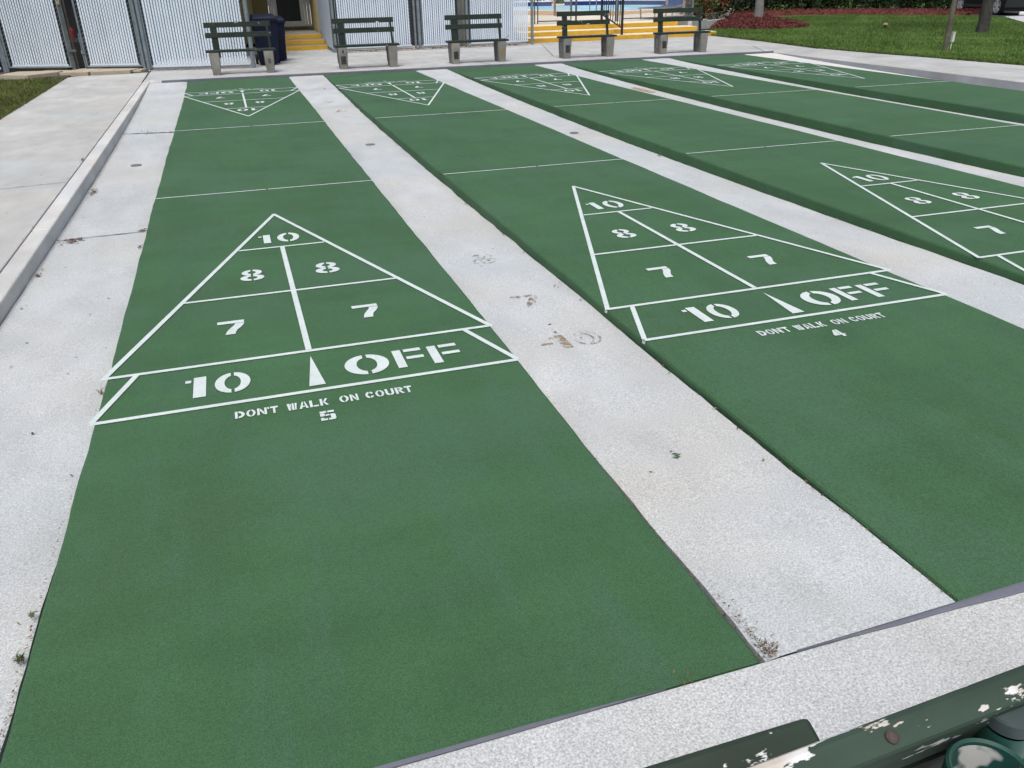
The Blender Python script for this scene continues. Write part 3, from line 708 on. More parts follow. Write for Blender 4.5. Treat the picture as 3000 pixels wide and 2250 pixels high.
# gravel and debris under the right fence and left panel
def pebbles(name, area, n, mat, smin, smax, z, seed, rnd=None):
    r = random.Random(seed); mb = MB()
    for _ in range(n):
        x, y = area(r); s = r.uniform(smin, smax); zz = z if not callable(z) else z(x, y); vs = []
        for (a, b, c) in ((1, 0, 0), (-1, 0, 0), (0, 1, 0), (0, -1, 0), (0, 0, 1), (0, 0, -1)):
            vs.append((x+a*s*r.uniform(.6, 1.3), y+b*s*r.uniform(.6, 1.3), zz+c*s*r.uniform(.3, .7)))
        mb.add(vs, [(0, 2, 4), (2, 1, 4), (1, 3, 4), (3, 0, 4), (2, 0, 5), (1, 2, 5), (3, 1, 5), (0, 3, 5)])
    return struct(name, mb, mat, 0, 'stuff')
struct('gravel_bed', MB().poly([(3.5, 21.28), (8.6, 21.33), (8.6, 21.9), (3.5, 21.9)], .005), M['soil'])
pebbles('gravel', lambda r: (r.uniform(3.5, 8.6), r.uniform(21.25, 21.6)), 620, M['stone'], .012, .035, .012, 5)
pebbles('gravel', lambda r: (lambda k, e: (LB[0]+(LC[0]-LB[0])*k, LB[1]+(LC[1]-LB[1])*k+e))(r.random(), r.uniform(-.1, .06)), 160, M['stone'], .008, .022, .008, 6)
# stepping stones under the gates
def paver(pts, z1, label):
    cx = sum(p[0] for p in pts)/len(pts); cy = sum(p[1] for p in pts)/len(pts)
    return solo('paver', MB().prism(pts, -.03, z1), M['paver'], (cx, cy, 0), label, 'paving slab', 'stepping slabs below the gates', bevel=.006)
q = lambda k, e: (LA[0]+(LB[0]-LA[0])*k-.38*e, LA[1]+(LB[1]-LA[1])*k-.925*e)
paver([q(.52, -.1), q(.70, -.1), q(.70, .72), q(.52, .78)], .06, 'tan slab below the left end of the right gate leaf')
paver([q(.71, -.1), q(.93, -.1), q(.93, .40), q(.71, .68)], .06, 'long pale slab below the right end of the right gate leaf')
paver([q(.94, -.08), q(.985, -.08), q(.985, .28), q(.94, .34)], .05, 'narrow broken slab beside the thicker gate post')
paver([q(.27, .60), q(.50, .52), q(.515, .80), q(.44, 1.45), q(.22, 1.30)], .075, 'tan slab with a clipped corner at the grass edge')
paver([q(.08, -.1), q(.26, -.1), q(.26, .5), q(.08, .5)], .02, 'sunken grey slab below the left end of the left gate leaf')
paver([q(.27, -.1), q(.50, -.1), q(.50, .46), q(.27, .52)], .035, 'tan slab below the right end of the left gate leaf')
struct('bare_earth', MB().poly([(-4.2, 20.0), (-4.0, 18.9), (-3.0, 18.4), (-2.33, 17.72), (-2.33, 18.6), (-.8, 18.2), (-.8, 19.2), (-3, 20.4)], .006), M['soil'])

# ================================================================== CLUBHOUSE
house = thing('clubhouse', (2.8, 26.6, 0), 'yellow clubhouse with a dark glass door behind the small yellow steps', 'building')
for bx in ((2.17, 3.39, 26.62, 26.9, 2.6, 3.2), (-6.5, 1.70, 26.4, 26.9, 0, 3.2), (1.70, 2.17, 26.62, 26.9, 0, 3.2), (3.40, 3.44, 24.75, 26.62, 0, 3.2), (3.44, 8.9, 24.75, 26.9, 0, 3.2), (2.20, 3.40, 26.62, 26.9, 0, .435)):
    MB().box(*bx).build('wall', M['stucco'], house)
mb = MB(); mb.box(1.72, 2.165, 26.585, 26.618, .36, 2.6); mb.build('wall_panel', M['stucco_dark'], house)
for bx in ((-7, 1.9, 19.9, 28, 2.6, 2.72), (3.5, 9.0, 22.9, 28, 2.6, 2.72), (1.9, 3.5, 24.9, 28, 2.6, 2.72)): MB().box(*bx).build('shade_roof', M['shade_roof'], house)  # unseen slabs added to darken the fenced yards and door alcove
for bx in ((-6.5, 1.25, 21.6, 21.7, 0, 2.6), (-6.5, -.9, 20.8, 20.9, 0, 2.6), (3.6, 8.7, 22.9, 23.0, 0, 2.6)): MB().box(*bx).build('shade_backing', M['dark'], house)  # dark sheets added so the gaps between fence slats look shaded
door = MB(); door.box(2.32, 2.415, 26.58, 26.62, .44, 2.5); door.box(3.095, 3.215, 26.58, 26.62, .44, 2.5); door.box(2.415, 3.095, 26.58, 26.62, .44, .585); door.box(2.415, 3.095, 26.58, 26.62, 2.35, 2.5)
dr = door.build('door', M['frame'], house, bevel=.006)
MB().box(2.414, 3.096, 26.596, 26.606, .584, 2.351).build('glass', M['glass_dark'], dr)
MB().box(2.43, 2.45, 26.53, 26.58, 1.35, 1.5).build('handle', M['steel'], dr)
for bx in ((2.18, 2.25, 26.55, 26.62, .36, 2.6), (2.255, 2.315, 26.565, 26.62, .44, 2.6), (3.22, 3.29, 26.565, 26.62, .44, 2.6), (3.30, 3.385, 26.55, 26.62, .36, 2.6)):
    MB().box(*bx).build('door_frame', M['frame'], house, bevel=.006)
MB().box(2.2, 3.39, 26.5, 26.62, .405, .437).build('threshold', M['stucco_dark'], house)
# small yellow steps
def steps(name, label, x0, x1s, ys, rise, mat_t, back, n=3):
    t = thing(name, ((x0+x1s[0])/2, ys[0], 0), label, 'steps', 'yellow painted steps')
    for k in range(n):
        y1 = ys[k+1] if k+1 < n else back
        MB().box(x0, x1s[k], ys[k], y1+(.05 if k+1 < n else 0), k*rise if k else -.05, (k+1)*rise-.004).build('riser', M['yellow'], t, bevel=.008)
        MB().box(x0+.004, x1s[k]-.006, ys[k]+.012, y1-.004 if k+1 < n else back-.01, (k+1)*rise-.012, (k+1)*rise).build('tread', mat_t, t)
    return t
steps('entry_steps', 'three small yellow steps up to the clubhouse door', 1.9, [3.40, 3.385, 3.375], [22.78, 23.30, 23.90], .113, M['tread_grey'], 26.55)
# trash bins
def trash_bin(label, x, y, rz, s=1.):
    t = thing('trash_bin', (x, y, 0), label, 'trash bin', 'navy wheeled trash bins')
    t.rotation_euler.z = rz; mb = MB()
    w0, w1, d0, d1, h = .20*s, .255*s, .24*s, .31*s, .93*s
    vs = [(-w0, -d0, .03), (w0, -d0, .03), (w0, d0, .03), (-w0, d0, .03), (-w1, -d1, h), (w1, -d1, h), (w1, d1, h), (-w1, d1, h)]
    mb.add(vs, [(0, 3, 2, 1), (4, 5, 6, 7), (0, 1, 5, 4), (1, 2, 6, 5), (2, 3, 7, 6), (3, 0, 4, 7)]); mb.build('body', M['bin'], t, local=True, bevel=.02)
    MB().box(-w1-.02, w1+.02, -d1-.02, d1+.02, h-.05, h+.0).build('rim', M['bin'], t, local=True, bevel=.01)
    mb = MB(); mb.add([(-w1-.01, -d1-.03, h+.002), (w1+.01, -d1-.03, h+.002), (w1+.01, d1+.02, h+.002), (-w1-.01, d1+.02, h+.002), (-w1+.02, -d1+.02, h+.06), (w1-.02, -d1+.02, h+.06), (w1-.02, d1-.02, h+.09), (-w1+.02, d1-.02, h+.09)],
           [(0, 3, 2, 1), (4, 5, 6, 7), (0, 1, 5, 4), (1, 2, 6, 5), (2, 3, 7, 6), (3, 0, 4, 7)]); mb.build('lid', M['bin'], t, local=True, bevel=.012)
    MB().tube([(-w1, d1+.05, h-.02), (w1, d1+.05, h-.02)], .014).build('handle', M['bin'], t, local=True)
    for sx in (-1, 1): MB().tube([(sx*.21*s, d0+.02, .1), (sx*.26*s, d0+.02, .1)], .1, 16).build('wheel', M['rubber'], t, local=True)
trash_bin('navy trash bin with raised lid behind the leftmost far bench', 1.635, 18.85, .03, 1.0)
trash_bin('second navy trash bin mostly hidden behind the one by the bench', 1.87, 19.7, .05, .92)
# red item and grey cabinet glimpsed between the gates
solo('red_canister', MB().lathe((-2.33, 19.75, .62), [(0, 0), (.05, 0), (.05, .16), (.03, .2), (.02, .22), (0, .22)], 14), M['red'], (-2.33, 19.75, .62), 'small red canister seen through the gap between gate leaves', 'canister')
solo('storage_shelf', MB().box(-2.6, -1.9, 19.7, 20.1, .55, .615).box(-2.6, -2.56, 19.7, 20.1, 0, .55).box(-1.94, -1.9, 19.7, 20.1, 0, .55), M['steel_dark'], (-2.25, 19.9, 0), 'dark shelf behind the gap between gate leaves', 'shelf')

# ================================================================== WIDE STEPS, POOL DECK, POOL
steps('wide_steps', 'three wide yellow and cream steps up to the pool deck', 8.80, [14.72, 14.45, 14.16], [21.92, 22.60, 23.30], .119, M['tread'], 24.2)
DZ = .357
struct('pool_deck', MB().prism([(8.8, 24.2), (14.3, 24.2), (19.3, 29.2), (24.5, 36), (30, 44), (40, 60), (-5, 60), (-5, 30), (8.8, 30)], -.1, DZ), M['deck'])
struct('pool_deck_band', MB().poly([(10.0, 33.2), (12.7, 30.9), (14.6, 28.6), (15.2, 29.2), (20, 32), (20.6, 32.6), (17.2, 32.4), (15.7, 33.1), (14.7, 35.2), (12, 37)], DZ+.004), M['deck_tan'])
pool_o = [(14.3, 35.7), (15.7, 33.4), (17.2, 32.7), (20.8, 32.9), (26, 38.5), (22.5, 43.2), (19.4, 42.6), (17.2, 41.6), (14.0, 44)]
pool = thing('swimming_pool', (18, 37, 0), 'light blue swimming pool with navy tile band behind the wide yellow steps', 'pool')
mb = MB(); n = len(pool_o); cxp = sum(p[0] for p in pool_o)/n; cyp = sum(p[1] for p in pool_o)/n
outp = [(cxp+(x-cxp)*1.045, cyp+(y-cyp)*1.045) for x, y in pool_o]
mb.add([(x, y, DZ+.02) for x, y in pool_o]+[(x, y, DZ+.02) for x, y in outp]+[(x, y, DZ+.0) for x, y in outp], [(i, n+i, n+(i+1) % n, (i+1) % n)[::-1] for i in range(n)]+[(n+i, 2*n+i, 2*n+(i+1) % n, n+(i+1) % n)[::-1] for i in range(n)])
mb.build('coping', M['coping'], pool)
# far raised wall with tile band rises above the deck behind the water
mb = MB()
mb.add([(x, y, DZ+.018) for x, y in pool_o]+[(x, y, DZ-.06) for x, y in pool_o], [(i, (i+1) % n, n+(i+1) % n, n+i) for i in range(n)]); mb.build('basin_wall', M['tile'], pool)
MB().poly([(x, y) for x, y in pool_o], DZ+.010).build('water', M['water'], pool)
def wall_run(pts, h, th, nm, lab):
    t = thing(nm, (pts[0][0], pts[0][1], DZ), lab, 'wall')
    for a, b in zip(pts[:-1], pts[1:]):
        d = (Vector(b)-Vector(a)); L = d.length; d.normalize()
        MB().beam((a[0]+d.x*.01, a[1]+d.y*.01, DZ+h/2), (b[0]-d.x*.01, b[1]-d.y*.01, DZ+h/2), th, h).build('tile_band', M['tile'], t)
        MB().beam((a[0], a[1], DZ+h+.025), (b[0], b[1], DZ+h+.025), th+.08, .05).build('coping', M['coping'], t)
    return t
wall_run([(13.2, 43.6), (17.0, 41.9)], .20, .3, 'pool_wall', 'low navy tiled pool edge with white coping, left end')
wall_run([(17.7, 41.9), (20.4, 40.6), (22.6, 37.0)], .20, .3, 'pool_wall', 'low navy tiled pool edge with white coping, right end')
# chain link fence on the deck
t = thing('pool_fence', (9.95, 24.65, DZ), 'see-through chain link fence along the pool deck above the wide steps', 'fence')
for x in (9.95, 10.05, 11.15, 11.32): MB().tube([(x, 24.65, DZ), (x, 24.65, DZ+1.5)], .02 if x != 11.32 else .032, 10).build('post', M['steel_dark'], t)
MB().tube([(10.05, 24.64, DZ+.07), (11.15, 24.64, DZ+.07)], .018).build('bottom_rail', M['steel_dark'], t); MB().tube([(12.95, 24.64, DZ+.07), (15.4, 24.72, DZ+.07)], .018).build('bottom_rail', M['steel_dark'], t)
MB().tube([(9.95, 24.65, DZ+1.48), (15.4, 24.72, DZ+1.48)], .018).build('top_rail', M['steel_dark'], t)
for x in (12.72, 15.4): MB().tube([(x, 24.65, DZ), (x, 24.65, DZ+1.5)], .05 if x < 13 else .03, 10).build('post', M['steel'], t)
mesh_wire(t, (10.05, 24.64), (11.15, 24.64), DZ+.07, DZ+1.48, .085, .0022, True); mesh_wire(t, (12.95, 24.66), (15.4, 24.72), DZ+.07, DZ+1.48, .085, .0022, True)
# black handrail on the steps
t = thing('stair_handrail', (11.66, 22.0, .12), 'black picket handrail running up the wide yellow steps', 'handrail')
hx, ya, yb = 11.66, 21.99, 23.45
zb = lambda y: .30+(y-ya)*.22; zt = lambda y: 1.08+(y-ya)*.22
MB().box(hx-.028, hx+.028, ya-.028, ya+.028, .12, 1.13).build('post', M['black'], t); MB().box(hx-.028, hx+.028, yb-.028, yb+.028, .36, 1.50).build('post', M['black'], t)
MB().lathe((hx, ya, 1.13), [(.04, 0), (.04, .02), (.025, .05), (0, .06)], 12).build('post_cap', M['black'], t)
mb = MB().beam((hx, ya, zb(ya)), (hx, yb, zb(yb)), .03, .03).beam((hx, ya, zt(ya)), (hx, yb, zt(yb)), .04, .035); mb.build('rail', M['black'], t)
for k in range(1, 9):
    y = ya+(yb-ya)*k/9; MB().box(hx-.009, hx+.009, y-.009, y+.009, zb(y), zt(y)).build('baluster', M['black'], t)
# posts and ladder
for (x, y, lab) in ((12.72, 30.2, 'thin brown post on the tan deck, left of its neighbour'), (14.9, 34.0, 'thin brown post at the near pool edge, right of its neighbour')):
    solo('brown_post', MB().tube([(x, y, DZ), (x, y, DZ+2.2)], .045, 10), M['brown_post'], (x, y, DZ), lab, 'post')
t = thing('pool_ladder', (15.9, 34.2, DZ), 'steel pool ladder rails at the near edge of the pool', 'ladder')
for dx in (0, .55):
    pts = [(15.75+dx, 33.3, DZ)]+[(15.75+dx, 33.3+.35*(1-math.cos(a)), DZ+.55+.22*math.sin(a)) for a in [math.pi*i/8 for i in range(9)]]+[(15.75+dx, 34.0, DZ-.2)]
    MB().tube(pts, .024, 8).build('rail', M['steel'], t)
# lounger and chair with blue sling
def lounger(label, x, y, z, rz, m1, m2, group, bz=.85):
    t = thing('sun_lounger', (x, y, z), label, 'sun lounger', group, rz); L = lambda mb, n, m: mb.build(n, m, t, local=True)
    L(MB().beam((0, -.3, .33), (1.3, -.3, .33), .035, .035).beam((0, .3, .33), (1.3, .3, .33), .035, .035).beam((0, -.3, .33), (0, .3, .33), .035, .03).beam((1.3, -.3, .33), (1.75, -.3, bz), .035, .035).beam((1.3, .3, .33), (1.75, .3, bz), .035, .035), 'frame', m2)
    L(MB().beam((.03, 0, .345), (1.28, 0, .345), .56, .012), 'seat_sling', m1); L(MB().beam((1.32, 0, .37), (1.75, 0, bz+.01), .56, .012, (0, 0, 1)), 'back_sling', m1)
    for lx in (.12, 1.2):
        for ly in (-.28, .28): L(MB().beam((lx, ly, .33), (lx+(.05 if lx < 1 else -.05), ly, 0), .03, .03), 'leg', m2)
    return t
lounger('blue sun lounger with tan legs on the pool deck behind the rightmost far bench', 13.95, 25.15, DZ, .5, M['blue_sling'], M['tanframe'], None, .38)
t = thing('patio_chair', (15.9, 26.75, DZ), 'tan framed chair with blue sling back on the pool deck by the croton', 'chair', None, -.5); L = lambda mb, n, m: mb.build(n, m, t, local=True)
for sx in (-.31, .31):
    L(MB().beam((sx, -.28, 0), (sx, -.28, .62), .045, .045, (0, 1, 0)), 'leg', M['tanframe']); L(MB().beam((sx, .30, 0), (sx, .24, .62), .045, .045, (0, 1, 0)), 'leg', M['tanframe'])
    L(MB().beam((sx, -.34, .62), (sx, .3, .62), .06, .03), 'armrest', M['tanframe']); L(MB().beam((sx*.88, -.29, .24), (sx*.88, -.36, 1.12), .04, .04), 'back_rail', M['tanframe'])
L(MB().beam((0, -.28, .40), (0, .16, .36), .54, .014), 'seat', M['blue_sling']); L(MB().beam((0, -.30, .26), (0, -.36, 1.1), .50, .014), 'backrest', M['blue_sling']); L(MB().beam((-.31, -.28, .37), (.31, -.28, .37), .03, .05), 'seat_rail', M['tanframe'])
WL = ['white lounger beyond the pool, leftmost of the far row', 'white lounger beyond the pool, second of the far row', 'white lounger beyond the pool, third of the far row', 'white lounger beyond the pool, fourth of the far row', 'white lounger beyond the pool, rightmost of the far row']
for k in range(5): lounger(WL[k], 20.3+k*1.25, 46.2-k*.75, DZ, 2.2, M['white_plastic'], M['white_plastic'], 'white loungers beyond the pool')
# low concrete edging beside the steps
solo('garden_edging', MB().beam((14.52, 23.2, .24), (16.1, 24.95, .16), .12, .3).beam((16.13, 24.98, .14), (18.3, 27.4, .06), .12, .26), M['kerb'], (14.6, 23.2, 0), 'low grey concrete edging rising beside the wide steps and lawn', 'edging', bevel=.012)

# ================================================================== PLANTS
def leaf_ball(seed, n, rx, ry, rz, s, zoff, clump=.75, flat=.0):
    r = random.Random(seed); mb = MB(); cl = [(r.gauss(0, .55), r.gauss(0, .55), r.gauss(0, .5), r.uniform(.18, .42)) for _ in range(26)]
    while len(mb.f) < n:
        if r.random() < clump:
            c = r.choice(cl); p = Vector((c[0]+r.gauss(0, c[3]*.6), c[1]+r.gauss(0, c[3]*.6), c[2]+r.gauss(0, c[3]*.6)))
        else: p = Vector((r.gauss(0, .6), r.gauss(0, .6), r.gauss(0, .6)))
        if p.length > 1.25: continue
        p = Vector((p.x*rx, p.y*ry, max(p.z*rz+zoff, .03)))
        d = Vector((r.gauss(0, 1), r.gauss(0, 1), r.gauss(.3, .8))).normalized(); u = d.orthogonal().normalized()
        u = (Matrix.Rotation(r.uniform(0, 6.28), 3, d) @ u); v = d.cross(u); k = s*r.uniform(.6, 1.3)
        mb.add([p-u*k, p+v*k*.42+d*k*.1, p+u*k, p-v*k*.42+d*k*.1], [(0, 1, 2, 3)])
    return mb
def stems(seed, n, h, spread, r0=.02):
    r = random.Random(seed); mb = MB()
    for _ in range(n):
        a = r.uniform(0, 6.28); x, y = spread*.25*math.cos(a), spread*.25*math.sin(a)
        mb.tube([(x*.4, y*.4, -.05), (x*1.2, y*1.2, h*.4), (x*2.6, y*2.6, h*.9)], r0, 6, False, r0*.4)
    return mb
HL = [leaf_ball(500+i, 4200, .98, .98, .98, .075, .82).build('foliage', M['hedge'], None) for i in range(3)]
HS = stems(3, 7, 1.2, .7).build('stem', M['bark'], None)
hedge_pts = [(18.55, 29.2), (19.35, 30.6), (20.2, 31.9), (21.3, 32.9), (22.6, 33.5), (23.9, 34.0), (25.2, 34.3), (26.5, 34.3), (27.7, 34.1), (28.9, 33.8), (30.0, 33.4), (31.1, 33.0), (32.2, 32.6), (33.2, 32.3)]
HLAB = ['hedge shrub at the left end of the row, next to croton', 'hedge shrub just left of the palm trunk', 'hedge shrub directly behind the palm trunk', 'hedge shrub just right of the palm trunk']
for i, (x, y) in enumerate(hedge_pts):
    if i < 4: lab = 'dark green ' + HLAB[i]
    elif i >= 12: lab = 'dark green hedge shrub ' + ('left of the wooden pole, in front of the black car' if i == 12 else 'at the right end of the row beside the black car')
    else: lab = 'hedge shrub above the red mulch, %s of eight right of the palm' % ('first', 'second', 'third', 'fourth', 'fifth', 'sixth', 'seventh', 'eighth')[i-4]
    t = thing('hedge_shrub', (x, y, .0), lab, 'shrub', 'dark hedge shrubs along the lawn')
    t.rotation_euler.z = i*1.9; k = random.uniform(.9, 1.12); t.scale = (k, k, k*random.uniform(.95, 1.15))
    src = HL[i % 3]
    if i < 3: f = src; g = HS if i == 0 else HS.copy()
    else: f = src.copy(); g = HS.copy()
    for o in (f, g):
        if o.name not in COL.objects: COL.objects.link(o)
        o.parent = t
CR = [('leafy croton with red and yellow leaves at the deck corner behind the rightmost far bench', 16.75, 26.7, .62), ('taller leafy croton with reddish top, right behind the first croton', 17.6, 28.0, .85)]
for i, (lab, x, y, k) in enumerate(CR):
    t = thing('croton', (x, y, .1), lab, 'shrub', 'crotons at the pool deck corner')
    leaf_ball(610+i, 1700, k, k, k*1.1, .07, k*1.0).build('foliage', M['croton'], t, local=True); stems(620+i, 6, k*1.2, .6).build('stem', M['bark'], t, local=True)
# hedge beyond the pool
for i in range(6):
    t = thing('far_shrub', (14.5+i*2.3, 47.6-i*.6, DZ-.1), 'green shrub beyond the pool, %s from the left' % ('first', 'second', 'third', 'fourth', 'fifth', 'sixth')[i], 'shrub', 'shrubs beyond the pool')
    leaf_ball(700+i, 900, 1.35, 1.1, 1.0, .14, .8).build('foliage', M['hedge'], t, local=True)
    stems(720+i, 4, 1.0, .7).build('stem', M['bark'], t, local=True)
# palm with mulch ring
def mound(name, cx, cy, rx, ry, h, rz, n, seed, kind='structure'):
    r = random.Random(seed); mb = MB(); N, K = 48, 8; vs = [(cx, cy, h)]
    for k in range(1, K+1):
        for j in range(N):
            a = 2*math.pi*j/N; w = 1+.05*math.sin(3*a+seed)+.04*math.sin(7*a); q = k/K
            x, y = rx*q*w*math.cos(a), ry*q*w*math.sin(a); z = h*(1-q**2)**.9 if q < 1 else -.03
            vs.append((cx+x*math.cos(rz)-y*math.sin(rz), cy+x*math.sin(rz)+y*math.cos(rz), z+.02))
    fs = [(0, 1+j, 1+(j+1) % N) for j in range(N)]+[(1+(k-1)*N+j, 1+k*N+j, 1+k*N+(j+1) % N, 1+(k-1)*N+(j+1) % N) for k in range(1, K) for j in range(N)]
    mb.add(vs, fs, True); o = struct(name, mb, M['mulch_base'])
    ch = MB()
    for _ in range(n):
        a = r.uniform(0, 6.28); q = r.random()**.5*1.03; x, y = rx*q*math.cos(a), ry*q*math.sin(a)
        X, Y = cx+x*math.cos(rz)-y*math.sin(rz), cy+x*math.sin(rz)+y*math.cos(rz); Z = h*max(0, 1-q*q)**.9+.025+r.uniform(0, .03)
        d = Vector((r.gauss(0, 1), r.gauss(0, 1), r.gauss(0, .35))).normalized()*r.uniform(.02, .05); u = Vector((-d.y, d.x, r.uniform(-.02, .02))).normalized()*r.uniform(.006, .012)
        P = Vector((X, Y, Z)); ch.add([P-d-u, P+d-u, P+d+u, P-d+u], [(0, 1, 2, 3)])
    struct(name+'_chips', ch, M['mulch'], 0, 'stuff')
mound('mulch_mound', 18.45, 25.6, 2.15, 1.75, .27, .9, 9000, 1)
def mulch_strip(name, pts, w0, h, n, seed):
    r = random.Random(seed); mb = MB(); vs = []
    for i, p in enumerate(pts):
        q = pts[min(i+1, len(pts)-1)]; o = pts[max(i-1, 0)]; d = Vector((q[0]-o[0], q[1]-o[1])).normalized(); nx, ny = d.y, -d.x; w = w0*min(1, .35+.35*(len(pts)-1-i))
        for k, z in ((-1, 0), (-.7, h*.7), (0, h), (.7, h*.7), (1, -.03)): vs.append((p[0]+nx*w*k, p[1]+ny*w*k, .015+z))
    mb.add(vs, [(i*5+k, i*5+k+1, (i+1)*5+k+1, (i+1)*5+k)[::-1] for i in range(len(pts)-1) for k in range(4)], True); e = len(mb.v)-5; mb.add([mb.v[e+k] for k in range(5)]+[(mb.v[e][0], mb.v[e][1], -.03)], [(0, 1, 2, 3, 4, 5)]); struct(name, mb, M['mulch_base'])
    ch = MB()
    for _ in range(n):
        s = r.uniform(0, len(pts)-1.001); i = int(s); f = s-i; p = pts[i]; q = pts[i+1]; d = Vector((q[0]-p[0], q[1]-p[1])).normalized(); k = r.uniform(-1, 1); w = w0*min(1, .35+.35*(len(pts)-1-s))
        X = p[0]+(q[0]-p[0])*f+d.y*w*k; Y = p[1]+(q[1]-p[1])*f-d.x*w*k; Z = .03+h*(1-abs(k)**2.2)+r.uniform(0, .03)
        e = Vector((r.gauss(0, 1), r.gauss(0, 1), r.gauss(0, .4))).normalized()*r.uniform(.02, .05); u = Vector((-e.y, e.x, 0)).normalized()*r.uniform(.007, .014)
        P = Vector((X, Y, Z)); ch.add([P-e-u, P+e-u, P+e+u, P-e+u], [(0, 1, 2, 3)])
    struct(name+'_chips', ch, M['mulch'], 0, 'stuff')
mulch_strip('mulch_bed', [(19.5, 30.9), (20.5, 32.0), (21.6, 32.7), (22.9, 33.0), (24.4, 32.9), (25.9, 32.3), (27.2, 31.4), (28.2, 30.2), (29.0, 29.0), (29.6, 28.0), (29.75, 27.2)], 1.25, .17, 9000, 2)
def trunk(label, nm, base, top, r0, r1, mat, crown, rough=.03, seed=1, flare=1.25):
    t = thing(nm, (base[0], base[1], base[2]), label, 'tree'); r = random.Random(seed); mb = MB(); N, K = 18, 26; vs = []
    b = Vector(base); tp = Vector(top)
    for k in range(K+1):
        q = k/K; c = b.lerp(tp, q); rr = r0+(r1-r0)*q; rr *= 1+(flare-1)*max(0, 1-q*7)
        for j in range(N):
            a = 2*math.pi*j/N; w = rr*(1+r.uniform(-rough, rough)*2); vs.append((c.x+w*math.cos(a), c.y+w*math.sin(a), c.z-.03 if k == 0 else c.z))
    mb.add(vs, [(k*N+j, k*N+(j+1) % N, (k+1)*N+(j+1) % N, (k+1)*N+j) for k in range(K) for j in range(N)], True); mb.build('trunk', mat, t)
    if crown == 'palm':
        cm = MB()
        for f in range(16):
            a = 2*math.pi*f/16; pts = []
            for s in range(8):
                q = s/7; pts.append(tp+Vector((math.cos(a)*2.3*q, math.sin(a)*2.3*q, .9*q-2.0*q*q)))
            for s in range(7):
                d = (pts[s+1]-pts[s]).normalized(); side = d.cross(Vector((0, 0, 1))).normalized()
                for m in range(3):
                    p = pts[s].lerp(pts[s+1], m/3)
                    for sg in (-1, 1): cm.add([p, p+side*sg*.45*(1-s/9)+d*.25-Vector((0, 0, .12)), p+d*.06], [(0, 1, 2)])
        cm.build('crown', M['leaf'], t)
    else:
        lm = MB()
        for f in range(6):
            a = f*1.05+.3; e = tp+Vector((math.cos(a)*1.6, math.sin(a)*1.6, 1.3+.3*(f % 3))); lm.tube([tp-Vector((0, 0, .25)), tp.lerp(e, .5)+Vector((0, 0, .15)), e], r1*.55, 8, False, r1*.15)
        lm.build('limbs', mat, t)
        cb = leaf_ball(seed+90, 3200, 2.6, 2.6, 1.5, .11, 0.); cb.v = [(x+tp.x, y+tp.y, max(z, -1)+tp.z+1.5) for x, y, z in leaf_ball(seed+90, 3200, 2.6, 2.6, 1.5, .11, 2.0).v]
        cb.build('crown', M['leaf'], t)
trunk('pale grey palm trunk rising from the round red mulch mound', 'palm_tree', (18.4, 25.4, .27), (18.35, 25.4, 4.6), .138, .125, M['palm_bark'], 'palm', .03, 3, 1.15)
trunk('thick dark tree trunk standing on the lawn in front of the black car', 'lawn_tree', (21.42, 18.7, 0), (21.42, 18.7, 3.6), .155, .118, M['bark'], 'leaf', .07, 4, 1.06)
t = thing('wooden_pole', (16.05, 14.42, 0), 'plain weathered wooden pole standing on the lawn edge', 'pole')
MB().tube([(16.05, 14.42, -.05), (16.05, 14.42, .5), (16.05, 14.42, 2.5), (16.05, 14.42, 5.0)], .058, 14, True, .050).build('shaft', M['post_wood'], t)
t = thing('outlet_box', (16.19, 14.40, 0), 'small white utility box beside the wooden pole', 'utility box')
MB().box(16.155, 16.215, 14.37, 14.43, .18, .37).build('box', M['white_plastic'], t, bevel=.004); MB().box(16.15, 16.22, 14.365, 14.435, .37, .385).build('cover', M['white_plastic'], t, bevel=.003); MB().tube([(16.18, 14.40, -.02), (16.18, 14.40, .18)], .012).build('conduit', M['white_plastic'], t)
t = thing('path_light', (20.6, 21.7, 0), 'tiny pale ground light left of the wooden pole, in the lawn', 'lamp')
MB().tube([(20.6, 21.7, 0), (20.6, 21.7, .12)], .03, 10).build('stem', M['black'], t); MB().lathe((20.6, 21.7, .12), [(.075, 0), (.07, .04), (.03, .06), (0, .062)], 14).build('head', M['tanframe'], t)

# ================================================================== PARKING: car, wheel stop
struct('parking_asphalt', MB().poly([(28.9, 24.9), (33.5, 24.9), (60, 27), (60, 29.2), (31.6, 29.2), (31.3, 36), (27.9, 36), (29.2, 29)], .022), M['asphalt'])
struct('parking_apron', MB().poly([(29.0, 25.15), (26.0, 21.4), (36, 18.5), (52, 22), (33.2, 25.15)], .026), M['slab'])
struct('street_kerb', MB().beam((32.0, 30.2, .05), (60, 40, .05), .16, .12), M['kerb'])
CXa, CYa = 30.35, 27.4
car = thing('parked_car', (30.8, 27.45, 0), 'black sport utility vehicle with alloy wheels parked behind the tree trunk', 'car')
prof = []                                               # side profile (y forward = -y end near wheel stop)
def archpts(yc): return [(yc+.40*math.cos(a), .34+.40*math.sin(a)) for a in [math.pi*i/10 for i in range(11)]]
yF, yR = 26.2, 28.9
pr = [(25.62, .30), (25.60, .62), (25.75, .95), (26.35, 1.06), (27.1, 1.12), (29.6, 1.12), (29.75, .85), (29.72, .30)]
low = [(29.3, .26)]+archpts(yR)+archpts(yF)+[(25.8, .26)] if False else [(29.72, .28)]+[(yR+.40*math.cos(a), max(.26, .34+.40*math.sin(a))) for a in [math.pi*i/10 for i in range(11)]]+[(yF+.40*math.cos(a), max(.26, .34+.40*math.sin(a))) for a in [math.pi*i/10 for i in range(11)]]+[(25.64, .28)]
loop = pr[1:7]+low
xl, xr = 29.88, 31.70
